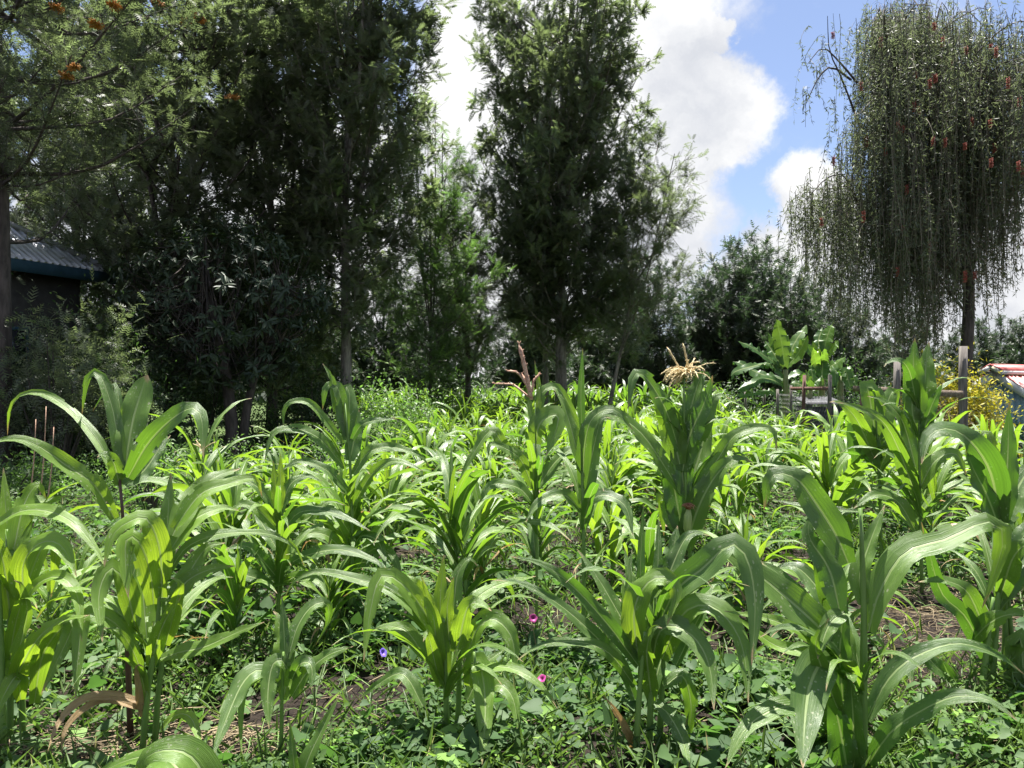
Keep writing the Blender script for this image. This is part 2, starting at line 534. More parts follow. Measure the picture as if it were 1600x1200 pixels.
def grow_plant(r, H, n_leaf=10, tint=0.25, stems=1, m=13, cols=COLS, tassel=False, wscale=1.0, upright=0.0, sides=8):
    pl = Plant()
    for st in range(stems):
        lx, ly = (0, 0) if stems == 1 else (r.uniform(-0.09, 0.09), r.uniform(-0.09, 0.09))
        hs = H * (1.0 if st == 0 else r.uniform(0.75, 0.98))
        stem_h = hs * (0.62 if not tassel else 0.9)
        top = np.array([lx * 1.6 + r.uniform(-0.05, 0.05), ly * 1.6 + r.uniform(-0.05, 0.05), stem_h])
        P = np.array([[lx * 0.5, ly * 0.5, -0.03], [lx, ly, stem_h * 0.5], top])
        V, Fc, uv = stalk_geo(P, 0.014 * H ** 0.5, 0.007, sides)
        pl.add('stalk', V, Fc, uv, np.full(len(V), tint), M_STALKR if (tassel and r.random() < .5) else M_STALK)
        az0 = r.uniform(0, 6.28)
        nl = n_leaf if st == 0 else max(5, n_leaf - 4)
        for i in range(nl):
            q = (i + 0.6) / nl
            h = stem_h * (0.12 + 0.88 * q ** 0.85)
            base = P[0] + (np.array([lx, ly, stem_h * .5]) - P[0]) * min(1, h / (stem_h * .5)) if h < stem_h * .5 else np.array([lx, ly, stem_h * .5]) + (top - np.array([lx, ly, stem_h * .5])) * ((h - stem_h * .5) / (stem_h * .5))
            azm = az0 + math.pi * i + r.uniform(-0.5, 0.5) + 0.12 * i
            mid = math.sin(math.pi * min(q * 0.85 + 0.12, 1))
            L = H * (0.36 + 0.42 * mid) * r.uniform(0.85, 1.15)
            wd = (0.040 + 0.043 * mid) * wscale * r.uniform(0.85, 1.15) * min(1.0, H) ** 0.5
            e0 = math.radians(48 + 34 * q ** 1.5 + r.uniform(-6, 6) + upright)
            droop = math.radians((150 - 85 * q ** 1.6) * r.uniform(0.75, 1.15) * (1 - upright / 60))
            if q > 0.88 and not tassel:
                droop *= 0.3; e0 = math.radians(r.uniform(78, 88)); L *= 0.75; wd *= 0.7
            t_ = tint + r.uniform(-0.1, 0.15) + 0.18 * q
            if i == 0 and r.random() < 0.55:
                t_ = 2.0; wd *= 0.6; droop = 2.4
            V, Fc, uv, tt = grown_leaf(base, azm, e0, L, wd, droop, r, t_, m, cols)
            pl.add('leaf' if t_ < 1.5 else 'dry_leaf', V, Fc, uv, tt, M_MAIZE)
        if tassel:
            V, Fc, uv, tt = tassel_geo(top, r, 0.25, 8).arrays()
            pl.add('tassel', V, Fc, uv, tt, M_TASSEL)
    return pl


def plant_meshes(pl, pre):
    return [(nm, mesh(pre + '_' + nm, V, Fc, mat, uv, tt)) for nm, V, Fc, uv, tt, mat in pl.parts]


def joined_arrays(pl):
    a = Acc()
    for nm, V, Fc, uv, tt, mat in pl.parts:
        if nm == 'stalk':
            uv = np.full((len(V), 2), 0.2)
            tt = np.full(len(V), 0.4)
        a.add(V, Fc, uv, tt)
    return a


# ------------------------------------------------------------------ foreground plants, leaf by leaf
# crop 'L': x as read / 1.875 ; crop 'R': x as read / 1.875 + 800 ; y as read / 1.875 + 560
def rd(crop, pts):
    a = np.array(pts, float).reshape(-1, 2)
    ox = 0 if crop == 'L' else 800
    return np.stack([ox + a[:, 0] / 1.875, 560 + a[:, 1] / 1.875], 1)


def traced_leaf(r, crop, dd, wpx, off, pts, tint, tipp=1.7, m=18):
    q = spline(rd(crop, pts), m)
    s = np.linspace(0, 1, m)
    dep = dd + off * s ** 1.15
    C = np.stack([(q[:, 0] - 800) / F * dep, dep, EYE - (q[:, 1] - 600) / F * dep], 1)
    view = unit(np.array([0, 0, EYE]) - C)
    T = unit(np.gradient(C, axis=0))
    up = np.array([0, 0, 1.0])
    Nn = view * 0.85 + up * 0.55 + np.array([r.uniform(-.35, .35), 0, 0])
    Nn = unit(Nn - T * np.sum(Nn * T, 1, keepdims=True))
    wd = wpx / 1.875 / F * dd * 1.17
    return blade(C, Nn, wd, r, tint, r.uniform(0.15, 0.4), r.uniform(0.04, 0.12), COLS, 0.5, tipp)


def hero(label, crop, dd, stalks, leaves, tint=0.2, extra=3, extra_h=(0.3, 0.8), rad=0.017, tops=None, dark=False):
    """stalks: lists of crop points from the top down to the ground"""
    r = np.random.default_rng(len(label) * 7 + int(dd * 100))
    st0 = rd(crop, stalks[0])[-1]
    bx = (st0[0] - 800) / F * dd
    root = thing('maize_plant', label, 'maize plant', (bx, dd, gz(bx, dd)), group='maize plants growing in the field')
    o = np.array(root.location)
    tips = []
    for i, sp_ in enumerate(stalks):
        ds = dd + (0 if i == 0 else (0.05 if i % 2 else -0.06))
        P = [U(px, py, ds) for px, py in rd(crop, sp_)]
        tips.append(P[0])
        e = P[-1].copy()
        e[2] = gz(e[0], e[1]) - 0.03
        if P[-1][2] > 0.08:
            P.append(e)
        else:
            P[-1] = e
        V, Fc, uv = stalk_geo(np.array(P)[::-1], rad, rad * 0.4)
        link('stalk', mesh('stalk', V - o, Fc, M_STALKR if (dark and i == 0) else M_STALK, uv, np.full(len(V), tint)), root)
    for lf in leaves:
        wpx, off, pts = lf[0], lf[1], lf[2]
        t_ = tint + r.uniform(-0.08, 0.12) + (lf[3] if len(lf) > 3 else 0)
        V, Fc, uv, tt = traced_leaf(r, crop, dd, wpx, off, pts, t_, lf[4] if len(lf) > 4 else 1.7)
        Fc = Fc[~((r.random(len(Fc)) < .045) & ((np.arange(len(Fc)) % 6 == 0) | (np.arange(len(Fc)) % 6 == 5)) | (r.random(len(Fc)) < .004))]
        ob = link('leaf' if t_ < 1.4 else 'dry_leaf', mesh('leaf', V - o, Fc, M_MAIZE, uv, tt), root)
        if t_ > 1.4: ob['label'] = 'dry brown curled leaf'
    H = float(tips[0][2])
    for i in range(int(extra * 2.2)):
        h = H * r.uniform(*extra_h)
        azm = r.uniform(0, 6.28)
        fx = bx + (tips[0][0] - bx) * (h / H)
        V, Fc, uv, tt = grown_leaf((fx, dd, h), azm, math.radians(r.uniform(50, 75)), r.uniform(.45, .75), r.uniform(.035, .062), math.radians(r.uniform(90, 130)), r, tint)
        link('leaf', mesh('leaf', V - o, Fc, M_MAIZE, uv, tt), root)
    return root, tips, o


DRY = 1.8
hero('tall maize plant with dark red stalk and broad cut-off leaf, before dark shrubs', 'L', 3.55,
     [[350, 350, 358, 430, 368, 700, 384, 1140]],
     [(27, .25, [345, 365, 290, 250, 215, 160, 130, 105, 60, 108, 28, 150, 22, 225]),
      (46, -.3, [335, 470, 275, 370, 200, 318, 110, 255, 40, 235, -40, 250]),
      (34, .1, [358, 345, 345, 230, 325, 130, 290, 45, 255, 62, 240, 165]),
      (20, .2, [362, 320, 357, 200, 345, 100, 335, 72, 300, 110, 272, 155]),
      (66, .15, [366, 340, 374, 270, 392, 170, 420, 80, 432, 48], .05, 7.0),
      (56, -.2, [375, 350, 430, 255, 495, 185, 560, 145, 590, 175, 596, 290]),
      (40, -.1, [350, 370, 330, 300, 300, 280, 285, 290]),
      (40, .2, [365, 370, 420, 330, 470, 260, 500, 225])], tint=.22, extra=2, extra_h=(.3, .6), dark=True)
hero('bright yellow-green maize clump, folded leaves above, dry brown leaves at its foot', 'L', 3.35,
     [[475, 560, 460, 800, 435, 960, 412, 1150], [480, 620, 478, 850, 462, 1000, 450, 1150]],
     [(62, -.15, [450, 720, 440, 620, 405, 535, 372, 528, 368, 600, 376, 700], .45),
      (56, -.2, [475, 700, 468, 560, 430, 470, 375, 480, 330, 520, 305, 610], .4),
      (50, .1, [484, 650, 490, 500, 500, 335], .0),
      (52, -.25, [400, 800, 365, 660, 325, 615, 290, 690, 300, 830]),
      (48, .1, [430, 820, 420, 700, 410, 600, 390, 560], .5),
      (44, -.2, [470, 880, 530, 860, 600, 845, 690, 805, 775, 772]),
      (30, .3, [490, 640, 540, 560, 620, 520, 700, 510, 790, 515, 862, 550, 892, 610]),
      (44, .1, [490, 740, 540, 660, 610, 620, 690, 608]),
      (50, .2, [500, 560, 560, 480, 640, 440, 700, 445]),
      (58, .3, [505, 520, 555, 420, 625, 350, 705, 322]),
      (44, .2, [510, 500, 585, 400, 660, 370, 745, 352, 768, 405]),
      (40, -.1, [485, 840, 520, 700, 528, 660, 500, 640], .3),
      (52, .15, [470, 700, 520, 680, 600, 560, 660, 540]),
      (44, -.2, [400, 860, 330, 770, 250, 755, 230, 860, 222, 1000]),
      (42, -.1, [440, 900, 470, 800, 500, 740, 530, 700], .2),
      (24, -.3, [430, 1010, 340, 990, 250, 995, 175, 1060, 140, 1150], DRY),
      (20, -.2, [420, 1030, 320, 1000, 240, 1030, 190, 1090, 180, 1165], DRY),
      (18, -.1, [415, 1050, 405, 960, 400, 900, 425, 905], DRY),
      (30, -.25, [470, 1090, 515, 1045, 560, 1055, 592, 1145], .4),
      (30, -.15, [430, 1000, 400, 880, 350, 800, 300, 790])], tint=.68, extra=3)
hero('dense bright maize clump cut off by the side of the picture, broad folded leaves', 'L', 3.45,
     [[20, 500, 28, 800, 30, 1130], [60, 640, 62, 850, 68, 1120], [-5, 600, 5, 850, 8, 1100]],
     [(44, .1, [40, 700, 30, 560, 18, 450, 10, 320], .4),
      (66, -.2, [70, 720, 70, 600, 120, 540, 180, 550, 225, 640], .45),
      (52, .15, [40, 560, 70, 430, 110, 370, 135, 410]),
      (50, .2, [45, 580, 85, 430, 140, 420, 200, 400]),
      (36, -.25, [50, 760, 100, 670, 170, 640, 225, 690, 240, 830]),
      (50, -.3, [30, 980, 90, 850, 165, 775, 262, 752]),
      (46, -.2, [20, 1000, 60, 840, 80, 740, 60, 660, 40, 650]),
      (36, -.2, [-30, 500, 60, 448, 150, 450, 225, 490, 285, 565, 312, 620]),
      (40, -.2, [60, 1000, 50, 930, 5, 1000, -10, 1060]),
      (48, -.3, [100, 1010, 125, 870, 180, 790, 215, 780, 120, 985]),
      (60, -.1, [30, 760, 10, 600, -20, 500], .4),
      (40, .2, [60, 720, 120, 560, 165, 540, 150, 700], .2),
      (30, .2, [50, 650, 60, 560, 75, 500, 70, 470], .3),
      (44, -.1, [10, 900, -30, 750, -60, 700])], tint=.68, extra=4)
hero('small single maize plant with peeled pale stalk between two bigger front clumps', 'L', 3.1,
     [[830, 860, 826, 1000, 822, 1210]],
     [(44, -.15, [842, 910, 825, 885, 798, 900, 785, 980, 788, 1085]),
      (50, -.3, [820, 960, 765, 912, 712, 950, 662, 1060, 622, 1170]),
      (56, .1, [830, 960, 832, 850, 815, 760, 800, 740], .4),
      (36, .2, [845, 880, 870, 790, 910, 730, 955, 716, 962, 770, 925, 840]),
      (46, -.1, [855, 990, 900, 920, 960, 870, 1035, 843]),
      (34, -.1, [855, 940, 880, 895, 912, 900, 912, 970]),
      (26, .05, [835, 900, 832, 800, 826, 695]),
      (24, .1, [850, 900, 852, 820, 845, 760], .3),
      (18, -.2, [800, 960, 770, 930, 715, 980, 705, 1090, 710, 1160], .3),
      (36, .1, [830, 1000, 850, 900, 865, 860], .3)], tint=.3, extra=0, rad=.012)
hero('cropped maize plant under the lens, only blade tips rising at the bottom edge', 'L', 2.35,
     [[640, 1330, 640, 1450]],
     [(100, .5, [640, 1400, 520, 1200, 440, 1165, 330, 1195, 250, 1260], .1),
      (96, -.05, [640, 1400, 600, 1230, 540, 1155, 440, 1160, 390, 1240]),
      (70, -.1, [660, 1400, 760, 1290, 800, 1260])], tint=.25, extra=0)
hero('single sharp maize blade pair poking up from the bottom edge beside the small plant', 'L', 2.6,
     [[870, 1320, 872, 1400]],
     [(30, .05, [870, 1360, 862, 1200, 848, 1055]),
      (46, .1, [870, 1370, 895, 1200, 945, 1085, 995, 985])], tint=.3, extra=0, rad=.01)
hero('bushy maize clump with a tall narrow upright blade, centre of the front row', 'L', 3.3,
     [[1300, 760, 1305, 900, 1310, 1150], [1350, 780, 1345, 950, 1340, 1150], [1390, 860, 1400, 1000, 1405, 1160]],
     [(50, .05, [1305, 920, 1290, 740, 1300, 575], .1),
      (48, -.25, [1300, 850, 1235, 730, 1170, 655, 1115, 640, 1085, 740, 1065, 890], .1),
      (62, 0, [1260, 760, 1200, 660, 1150, 640], .4),
      (32, .2, [1260, 790, 1160, 690, 1060, 650, 940, 625, 865, 650, 832, 705]),
      (42, .1, [1320, 830, 1332, 700, 1342, 630, 1375, 585, 1400, 610]),
      (44, -.05, [1290, 950, 1278, 850, 1270, 760, 1235, 640], .4),
      (40, .2, [1350, 770, 1400, 700, 1470, 660, 1570, 638]),
      (52, -.15, [1365, 880, 1400, 790, 1450, 765, 1500, 820, 1512, 930]),
      (54, -.35, [1375, 960, 1385, 885, 1412, 920, 1422, 1030, 1412, 1190]),
      (46, -.25, [1300, 1210, 1335, 1130, 1400, 1090], .2),
      (44, .1, [1250, 880, 1190, 800, 1130, 785, 1090, 800]),
      (36, .15, [1240, 1020, 1180, 925, 1100, 960, 1050, 1000], -.2),
      (40, 0, [1320, 860, 1310, 740, 1325, 660, 1330, 640], .2),
      (56, -.1, [1340, 850, 1370, 730, 1410, 720, 1440, 740], .2),
      (40, .1, [1370, 1000, 1420, 900, 1480, 850], -.1),
      (40, -.2, [1400, 1060, 1450, 960, 1500, 990, 1520, 1100], .2),
      (36, -.15, [1290, 960, 1262, 840, 1250, 800, 1240, 830], .4),
      (30, .1, [1250, 760, 1225, 690, 1230, 650, 1275, 655])], tint=.5, extra=4)
hero('large leafy maize clump in the front row with many arching leaves and a drooping fan', 'R', 3.25,
     [[420, 700, 410, 900, 400, 1190], [450, 760, 440, 950, 430, 1200], [390, 800, 372, 1000, 362, 1180]],
     [(66, -.1, [370, 880, 358, 740, 400, 655, 455, 645, 480, 690, 455, 780], .3),
      (56, -.3, [410, 900, 430, 805, 475, 785, 540, 825, 580, 910, 592, 1030]),
      (70, -.25, [430, 780, 480, 680, 560, 615, 640, 545, 690, 590, 712, 720, 702, 900], .08),
      (62, -.3, [440, 880, 500, 750, 580, 725, 650, 790, 682, 880, 692, 1010], -.05),
      (60, .1, [445, 680, 465, 600, 485, 490], .0),
      (40, .1, [440, 680, 500, 540, 540, 510, 580, 520]),
      (30, .15, [410, 760, 350, 650, 330, 555]),
      (22, .05, [375, 700, 378, 560, 386, 425]),
      (24, .1, [425, 680, 428, 580, 430, 465]),
      (20, .1, [340, 780, 342, 660, 352, 555]),
      (46, .15, [380, 870, 320, 760, 250, 640, 190, 558]),
      (42, -.1, [370, 900, 280, 780, 180, 670, 90, 603, -5, 580]),
      (32, -.2, [360, 960, 280, 860, 180, 830, 80, 842, 15, 885]),
      (38, .15, [360, 1000, 320, 900, 230, 800, 130, 715, 20, 655, -60, 650], -.1),
      (42, 0, [445, 960, 500, 930, 525, 1020, 515, 1130], .35),
      (42, -.35, [420, 1010, 460, 1045, 500, 1120, 520, 1200]),
      (22, -.2, [370, 1180, 345, 1110, 300, 1030, 265, 985], DRY),
      (64, 0, [400, 860, 390, 800, 440, 770, 470, 800], .35),
      (44, .1, [360, 860, 330, 700, 325, 650], .2),
      (50, -.15, [410, 1000, 395, 860, 415, 790, 440, 790], .35),
      (40, .1, [480, 900, 560, 740, 620, 700, 660, 690])], tint=.2, extra=4, rad=.017)
hero('thick-stemmed maize plant with an insect-spotted leaf hanging straight down in front', 'R', 3.1,
     [[1020, 440, 1030, 700, 1030, 960, 1026, 1220]],
     [(76, .1, [985, 600, 950, 520, 890, 425, 830, 350, 760, 345, 738, 445]),
      (50, .1, [1030, 720, 1018, 640, 1048, 540, 1092, 430], .1),
      (76, .1, [1045, 800, 1075, 690, 1150, 570, 1270, 530, 1390, 478, 1440, 520, 1410, 640, 1378, 730], .0),
      (16, .2, [1015, 448, 900, 437, 765, 415], .2),
      (86, .15, [965, 860, 870, 760, 730, 640, 590, 545], -.05),
      (34, .0, [940, 870, 840, 800, 740, 760, 620, 740], .4),
      (64, .1, [960, 740, 930, 620, 870, 520, 880, 440], .0),
      (44, -.1, [985, 740, 930, 780, 895, 880]),
      (94, -.35, [965, 920, 915, 885, 872, 960, 856, 1080, 852, 1200], -.15),
      (56, -.25, [930, 980, 850, 1012, 760, 1032, 680, 1090, 625, 1200], -.1),
      (50, -.3, [1030, 1210, 1110, 1095, 1200, 1032, 1300, 990, 1400, 1002, 1480, 1060]),
      (48, 0, [1040, 1060, 1095, 950, 1170, 880, 1300, 835, 1420, 868, 1500, 925]),
      (70, 0, [985, 1220, 960, 1080, 930, 960], -.15),
      (60, -.05, [1000, 1220, 1000, 1060, 990, 920], -.2),
      (60, 0, [970, 1000, 960, 880, 970, 760, 985, 700], .1),
      (46, -.15, [960, 1040, 905, 900, 890, 830, 930, 760], .25),
      (40, -.3, [970, 940, 985, 920, 1000, 950]),
      (30, .1, [1000, 900, 975, 780, 955, 690], DRY * 0 + .4)], tint=.1, extra=2, extra_h=(.15, .5), rad=.022)
hero('slanting leafy side shoot of maize with pale folded blades, behind the thick-stemmed plant', 'R', 3.45,
     [[960, 700, 950, 880, 945, 1180]],
     [(70, .2, [950, 880, 860, 740, 790, 640, 720, 590], -.1),
      (60, .2, [960, 800, 900, 680, 830, 610, 760, 620], -.1),
      (36, .1, [945, 900, 860, 860, 770, 840, 640, 745], .4),
      (70, .0, [960, 760, 925, 640, 905, 560, 935, 520], .15),
      (60, -.1, [950, 1180, 935, 1050, 925, 960], -.1)], tint=.1, extra=2)
hero('dark green maize clump with thick stalks and a large drooping bundle, beside the bare soil', 'R', 3.9,
     [[1430, 470, 1420, 760, 1400, 1080], [1445, 600, 1445, 800, 1438, 1090], [1410, 700, 1385, 900, 1370, 1060], [1450, 650, 1470, 880, 1490, 1120]],
     [(74, -.2, [1430, 480, 1400, 330, 1330, 230, 1265, 205, 1215, 235, 1200, 310], -.1),
      (76, -.1, [1425, 490, 1390, 400, 1350, 320, 1330, 260], -.1),
      (50, .0, [1440, 480, 1452, 300, 1456, 130], -.1),
      (70, .1, [1440, 480, 1475, 390, 1520, 320, 1560, 300], -.1),
      (34, .1, [1430, 460, 1418, 320, 1395, 215, 1368, 240, 1355, 265], .7),
      (50, -.3, [1430, 700, 1470, 580, 1530, 540, 1560, 600]),
      (48, -.3, [1345, 830, 1400, 775, 1460, 750, 1540, 755]),
      (70, .1, [1440, 700, 1480, 560, 1530, 480, 1580, 470]),
      (50, -.1, [1420, 850, 1380, 780, 1330, 680, 1260, 650, 1190, 655]),
      (44, -.1, [1400, 900, 1330, 760, 1260, 690, 1220, 560, 1200, 480]),
      (90, .1, [1450, 640, 1500, 560, 1560, 470], -.1),
      (50, -.1, [1450, 900, 1490, 820, 1500, 1000, 1495, 1120]),
      (46, -.2, [1330, 980, 1240, 900, 1200, 860, 1170, 900, 1168, 960]),
      (80, 0, [1470, 1000, 1500, 850, 1540, 800])], tint=.05, extra=4, rad=.02)
root_t, tips_t, o_t = hero('tallest tasselled maize plant with torn dark leaves and a silky red-brown cob', 'R', 5.9,
     [[503, 42, 508, 350, 515, 480, 525, 620]],
     [(44, -.2, [490, 270, 450, 150, 395, 60, 358, 48, 340, 150]),
      (62, 0, [492, 310, 462, 190, 425, 100, 400, 60], .05),
      (50, .1, [500, 260, 520, 160, 558, 48, 592, 72], .0),
      (64, -.1, [500, 330, 520, 230, 560, 140, 588, 50]),
      (46, -.2, [495, 395, 430, 290, 375, 215, 300, 165, 240, 175, 215, 310]),
      (66, -.2, [510, 560, 545, 440, 600, 340, 660, 292, 705, 305]),
      (60, .1, [500, 520, 470, 360, 440, 300, 420, 240]),
      (60, .1, [530, 470, 570, 360, 610, 330, 640, 340]),
      (56, .1, [505, 400, 490, 260, 480, 180, 470, 130], -.1),
      (66, .2, [510, 400, 550, 280, 570, 200, 590, 160], .1),
      (44, .1, [505, 300, 560, 200, 600, 110, 640, 120], .1),
      (40, -.2, [510, 430, 600, 300, 660, 220, 760, 205, 775, 270]),
      (40, .1, [515, 540, 470, 480, 440, 400, 445, 520])], tint=.02, extra=4, rad=.018)
a = Acc()
rr = np.random.default_rng(5)
for sgn in range(2):
    V, Fc, uv, tt = tassel_geo(U(1069 + 10 * sgn, 590, 5.9), rr, 0.27, 30, (-0.5 + .3 * sgn, 0), 2.3).arrays()
    a.add(V, Fc, uv, tt)
link('tassel', a.build('tassel', M_TASSEL, o_t), root_t)
# cob: husk with silk brush
pc = U(1074, 838, 5.75)
V, Fc, uv = tube(np.array([pc, pc + [0, 0, .06], pc + [0.005, 0, .15], pc + [0.01, 0, .2]]), [.012, .03, .03, .015], 10)
cob = link('cob', mesh('cob', V - o_t, Fc, M_HUSK, uv), root_t)
a = Acc()
for i in range(60):
    st = pc + [0.008, 0, .19]
    dv = unit(np.array([rr.normal() * .45, rr.normal() * .45, 1]))
    P = np.array([st, st + dv * .04, st + dv * .07 + [0, 0, -.01], st + dv * .085 + [rr.normal() * .012, 0, -.04]])
    V, Fc, uv = tube(P, [.0022, .002, .0016, .001], 4)
    a.add(V, Fc, uv)
sk = link('silk', a.build('silk', M_SILK, o_t), cob)

root_t, tips_t, o_t = hero('slender maize plant with a reddish tassel spike, in front of the twin grey trunks', 'R', 4.9,
     [[68, 130, 70, 260, 72, 470]],
     [(26, .1, [78, 200, 85, 105, 130, 85, 175, 150, 210, 240]),
      (56, -.1, [70, 250, 82, 190, 130, 165, 132, 200, 100, 285], .2),
      (16, .05, [62, 200, 50, 130, 40, 80], .2),
      (16, .05, [72, 170, 80, 100, 66, 5], .3),
      (30, -.1, [60, 300, -20, 260, -60, 210, -120, 290, -160, 370]),
      (30, -.1, [62, 380, 20, 290, -60, 250, -70, 290]),
      (34, .1, [75, 380, 130, 300, 190, 260, 240, 290]),
      (34, -.1, [72, 440, 20, 380, -60, 370, -100, 430])], tint=.25, extra=4, rad=.011)
a = Acc()
def fat(P, r0):
    P = spline(P, 9)
    R = np.full(9, r0); R[-1] = r0 * .3; R[1::2] *= 1.25
    V, Fc, uv = tube(P, R, 6); a.add(V, Fc, uv)
    for q in range(1, 9):
        for s_ in range(4):
            v = unit(rr.normal(size=3) + [0, 0, 1]); V, Fc, uv = tube(np.array([P[q], P[q] + v * r0 * .9, P[q] + v * r0 * 2]), np.array([.001, .0035, .0006]), 4); a.add(V, Fc, uv)
def z7(x, y, e=0): return U(600 + x / 3.2, 450 + y / 3.2, 4.9 + e)
fat([z7(738, 560), z7(722, 480), z7(700, 380), z7(675, 282)], .013)
fat([z7(735, 530), z7(690, 450, -.03), z7(660, 420, -.05), z7(612, 415, -.07)], .006)
fat([z7(725, 545), z7(670, 500, .03), z7(640, 482, .05), z7(546, 478, .08)], .006)
fat([z7(742, 520), z7(748, 470), z7(760, 450), z7(780, 430)], .007)
fat([z7(735, 540), z7(715, 480, .05), z7(700, 450, .06), z7(690, 430, .08)], .006)
link('tassel', a.build('tassel', M_TASSELR, o_t), root_t)

hero('maize plant with one very thin spear leaf rising above the rest, beside the reddish tassel', 'R', 4.6,
     [[205, 190, 206, 350, 210, 560]],
     [(20, .0, [204, 210, 202, 100, 207, -30], -.1),
      (40, -.1, [206, 380, 215, 240, 240, 170, 300, 150, 355, 210]),
      (34, .1, [204, 330, 180, 230, 150, 130, 120, 85]),
      (46, .1, [208, 420, 235, 280, 262, 180, 290, 175]),
      (34, -.2, [205, 450, 150, 400, 80, 420, 40, 480]),
      (34, -.2, [208, 440, 260, 400, 330, 430, 355, 520])], tint=.15, extra=4)
hero('tall straight maize plant with broad upright leaves clustered, in front of wire fence', 'R', 5.9,
     [[1190, 30, 1192, 200, 1195, 430, 1200, 620]],
     [(58, .0, [1188, 180, 1180, 80, 1176, 0, 1180, -60], -.1),
      (56, .1, [1195, 180, 1208, 80, 1215, -5, 1222, -50], .15),
      (28, -.1, [1184, 130, 1165, 40, 1135, 5, 1100, 12, 1090, 25]),
      (34, -.1, [1200, 240, 1225, 150, 1262, 72]),
      (46, .0, [1190, 230, 1172, 150, 1180, 110, 1205, 170], .15),
      (40, .1, [1185, 330, 1150, 200, 1120, 150, 1080, 120, 1040, 110]),
      (40, -.3, [1190, 420, 1130, 260, 1080, 180, 1000, 140, 950, 128], .0),
      (40, -.1, [1195, 380, 1240, 300, 1300, 280, 1330, 340]),
      (40, -.2, [1190, 520, 1130, 420, 1060, 400, 1000, 440])], tint=.05, extra=5, rad=.016)
hero('broad-leaved maize plant with rounded leaf tops, beside the tall straight plant at the fence', 'R', 6.6,
     [[1062, 110, 1070, 250, 1080, 480]],
     [(52, .0, [1065, 230, 1050, 130, 1042, 80, 1075, 110, 1090, 190], .1),
      (46, .1, [1075, 240, 1100, 130, 1120, 95, 1128, 150], .1),
      (40, -.2, [1065, 300, 1010, 180, 960, 130, 930, 128]),
      (40, -.2, [1075, 330, 1110, 260, 1150, 250, 1160, 330]),
      (60, .1, [1060, 320, 1030, 220, 1010, 210, 1000, 330], -.1),
      (40, .1, [1070, 300, 1090, 180, 1100, 150], .1)], tint=.1, extra=5)
hero('tall dark maize plant with curled top leaves rising above its neighbours, before the tall trunk', 'L', 5.0,
     [[1010, 130, 1025, 300, 1032, 480, 1028, 720]],
     [(26, .0, [1000, 200, 978, 90, 968, 50, 945, 15], .4),
      (34, .0, [1012, 230, 1000, 130, 985, 80, 955, 85, 945, 150]),
      (40, .1, [1015, 240, 1025, 130, 1020, 90, 1008, 85, 1000, 140], -.1),
      (22, -.1, [1005, 250, 955, 185, 905, 130, 850, 128, 830, 160, 832, 210]),
      (22, -.1, [1030, 240, 1060, 195, 1110, 180, 1160, 178]),
      (30, -.2, [1010, 320, 930, 230, 855, 205, 800, 220, 775, 300]),
      (28, .1, [1035, 340, 1080, 275, 1150, 260, 1230, 285, 1260, 320]),
      (28, -.1, [1025, 400, 960, 330, 880, 300, 820, 330]),
      (30, -.2, [1030, 440, 1090, 340, 1160, 300, 1240, 330]),
      (30, -.2, [1030, 520, 980, 450, 930, 440, 900, 460]),
      (32, -.3, [1032, 560, 1060, 520, 1110, 540, 1130, 620]),
      (34, -.2, [1028, 600, 960, 520, 890, 520, 840, 600]),
      (40, .1, [1025, 300, 1045, 200, 1052, 150], .1),
      (34, -.2, [1030, 640, 1090, 560, 1150, 580, 1180, 660])], tint=.08, extra=5)
hero('many-leaved maize plant fanning to both sides like a fountain, second row', 'L', 4.6,
     [[815, 400, 818, 560, 815, 740]],
     [(24, .0, [812, 440, 806, 370, 800, 300], .2),
      (24, .0, [820, 440, 822, 360, 822, 280], .2),
      (28, -.1, [812, 460, 770, 390, 700, 350, 615, 362]),
      (28, .1, [820, 460, 850, 370, 900, 345, 945, 360]),
      (30, -.1, [810, 500, 750, 440, 700, 430, 660, 470]),
      (28, -.2, [820, 520, 880, 450, 985, 455, 1085, 505]),
      (26, .1, [822, 500, 900, 470, 960, 420, 1010, 430]),
      (38, .1, [812, 560, 760, 470, 740, 440], .1),
      (34, -.2, [810, 640, 740, 560, 700, 550, 660, 560]),
      (32, -.2, [822, 620, 890, 580, 1000, 560, 1110, 600, 1125, 640]),
      (34, -.3, [812, 680, 740, 640, 650, 635, 560, 680]),
      (30, -.2, [822, 660, 870, 640, 930, 650, 960, 700]),
      (36, 0, [815, 620, 835, 560, 840, 500], .2),
      (30, .1, [818, 640, 850, 600, 880, 590, 920, 600])], tint=.22, extra=5)
# ------------------------------------------------------------------ leaf templates (unit length along +X, face up +Z)
def frond_tpl(pairs=6, wide=1.0):
    V, Fc = [], []
    for i in range(pairs):
        x0 = 0.08 + 0.78 * i / (pairs - 1)
        L = 0.44 * (1 - 0.62 * abs((i / (pairs - 1)) - 0.38) * 1.5)
        for sg in (-1, 1):
            b = len(V)
            z = -0.10 * x0 * x0
            V += [[x0 - 0.042 * wide, 0, z], [x0 + 0.055 * wide, 0, z], [x0 + L * 0.62, sg * L * 0.72, z - 0.06 * L]]
            Fc.append([b, b + 1, b + 2] if sg > 0 else [b + 1, b, b + 2])
    b = len(V)
    V += [[0.84, -0.035, -0.07], [1.12, 0, -0.14], [0.84, 0.035, -0.07]]
    Fc.append([b, b + 1, b + 2])
    return np.array(V, float), np.array(Fc)


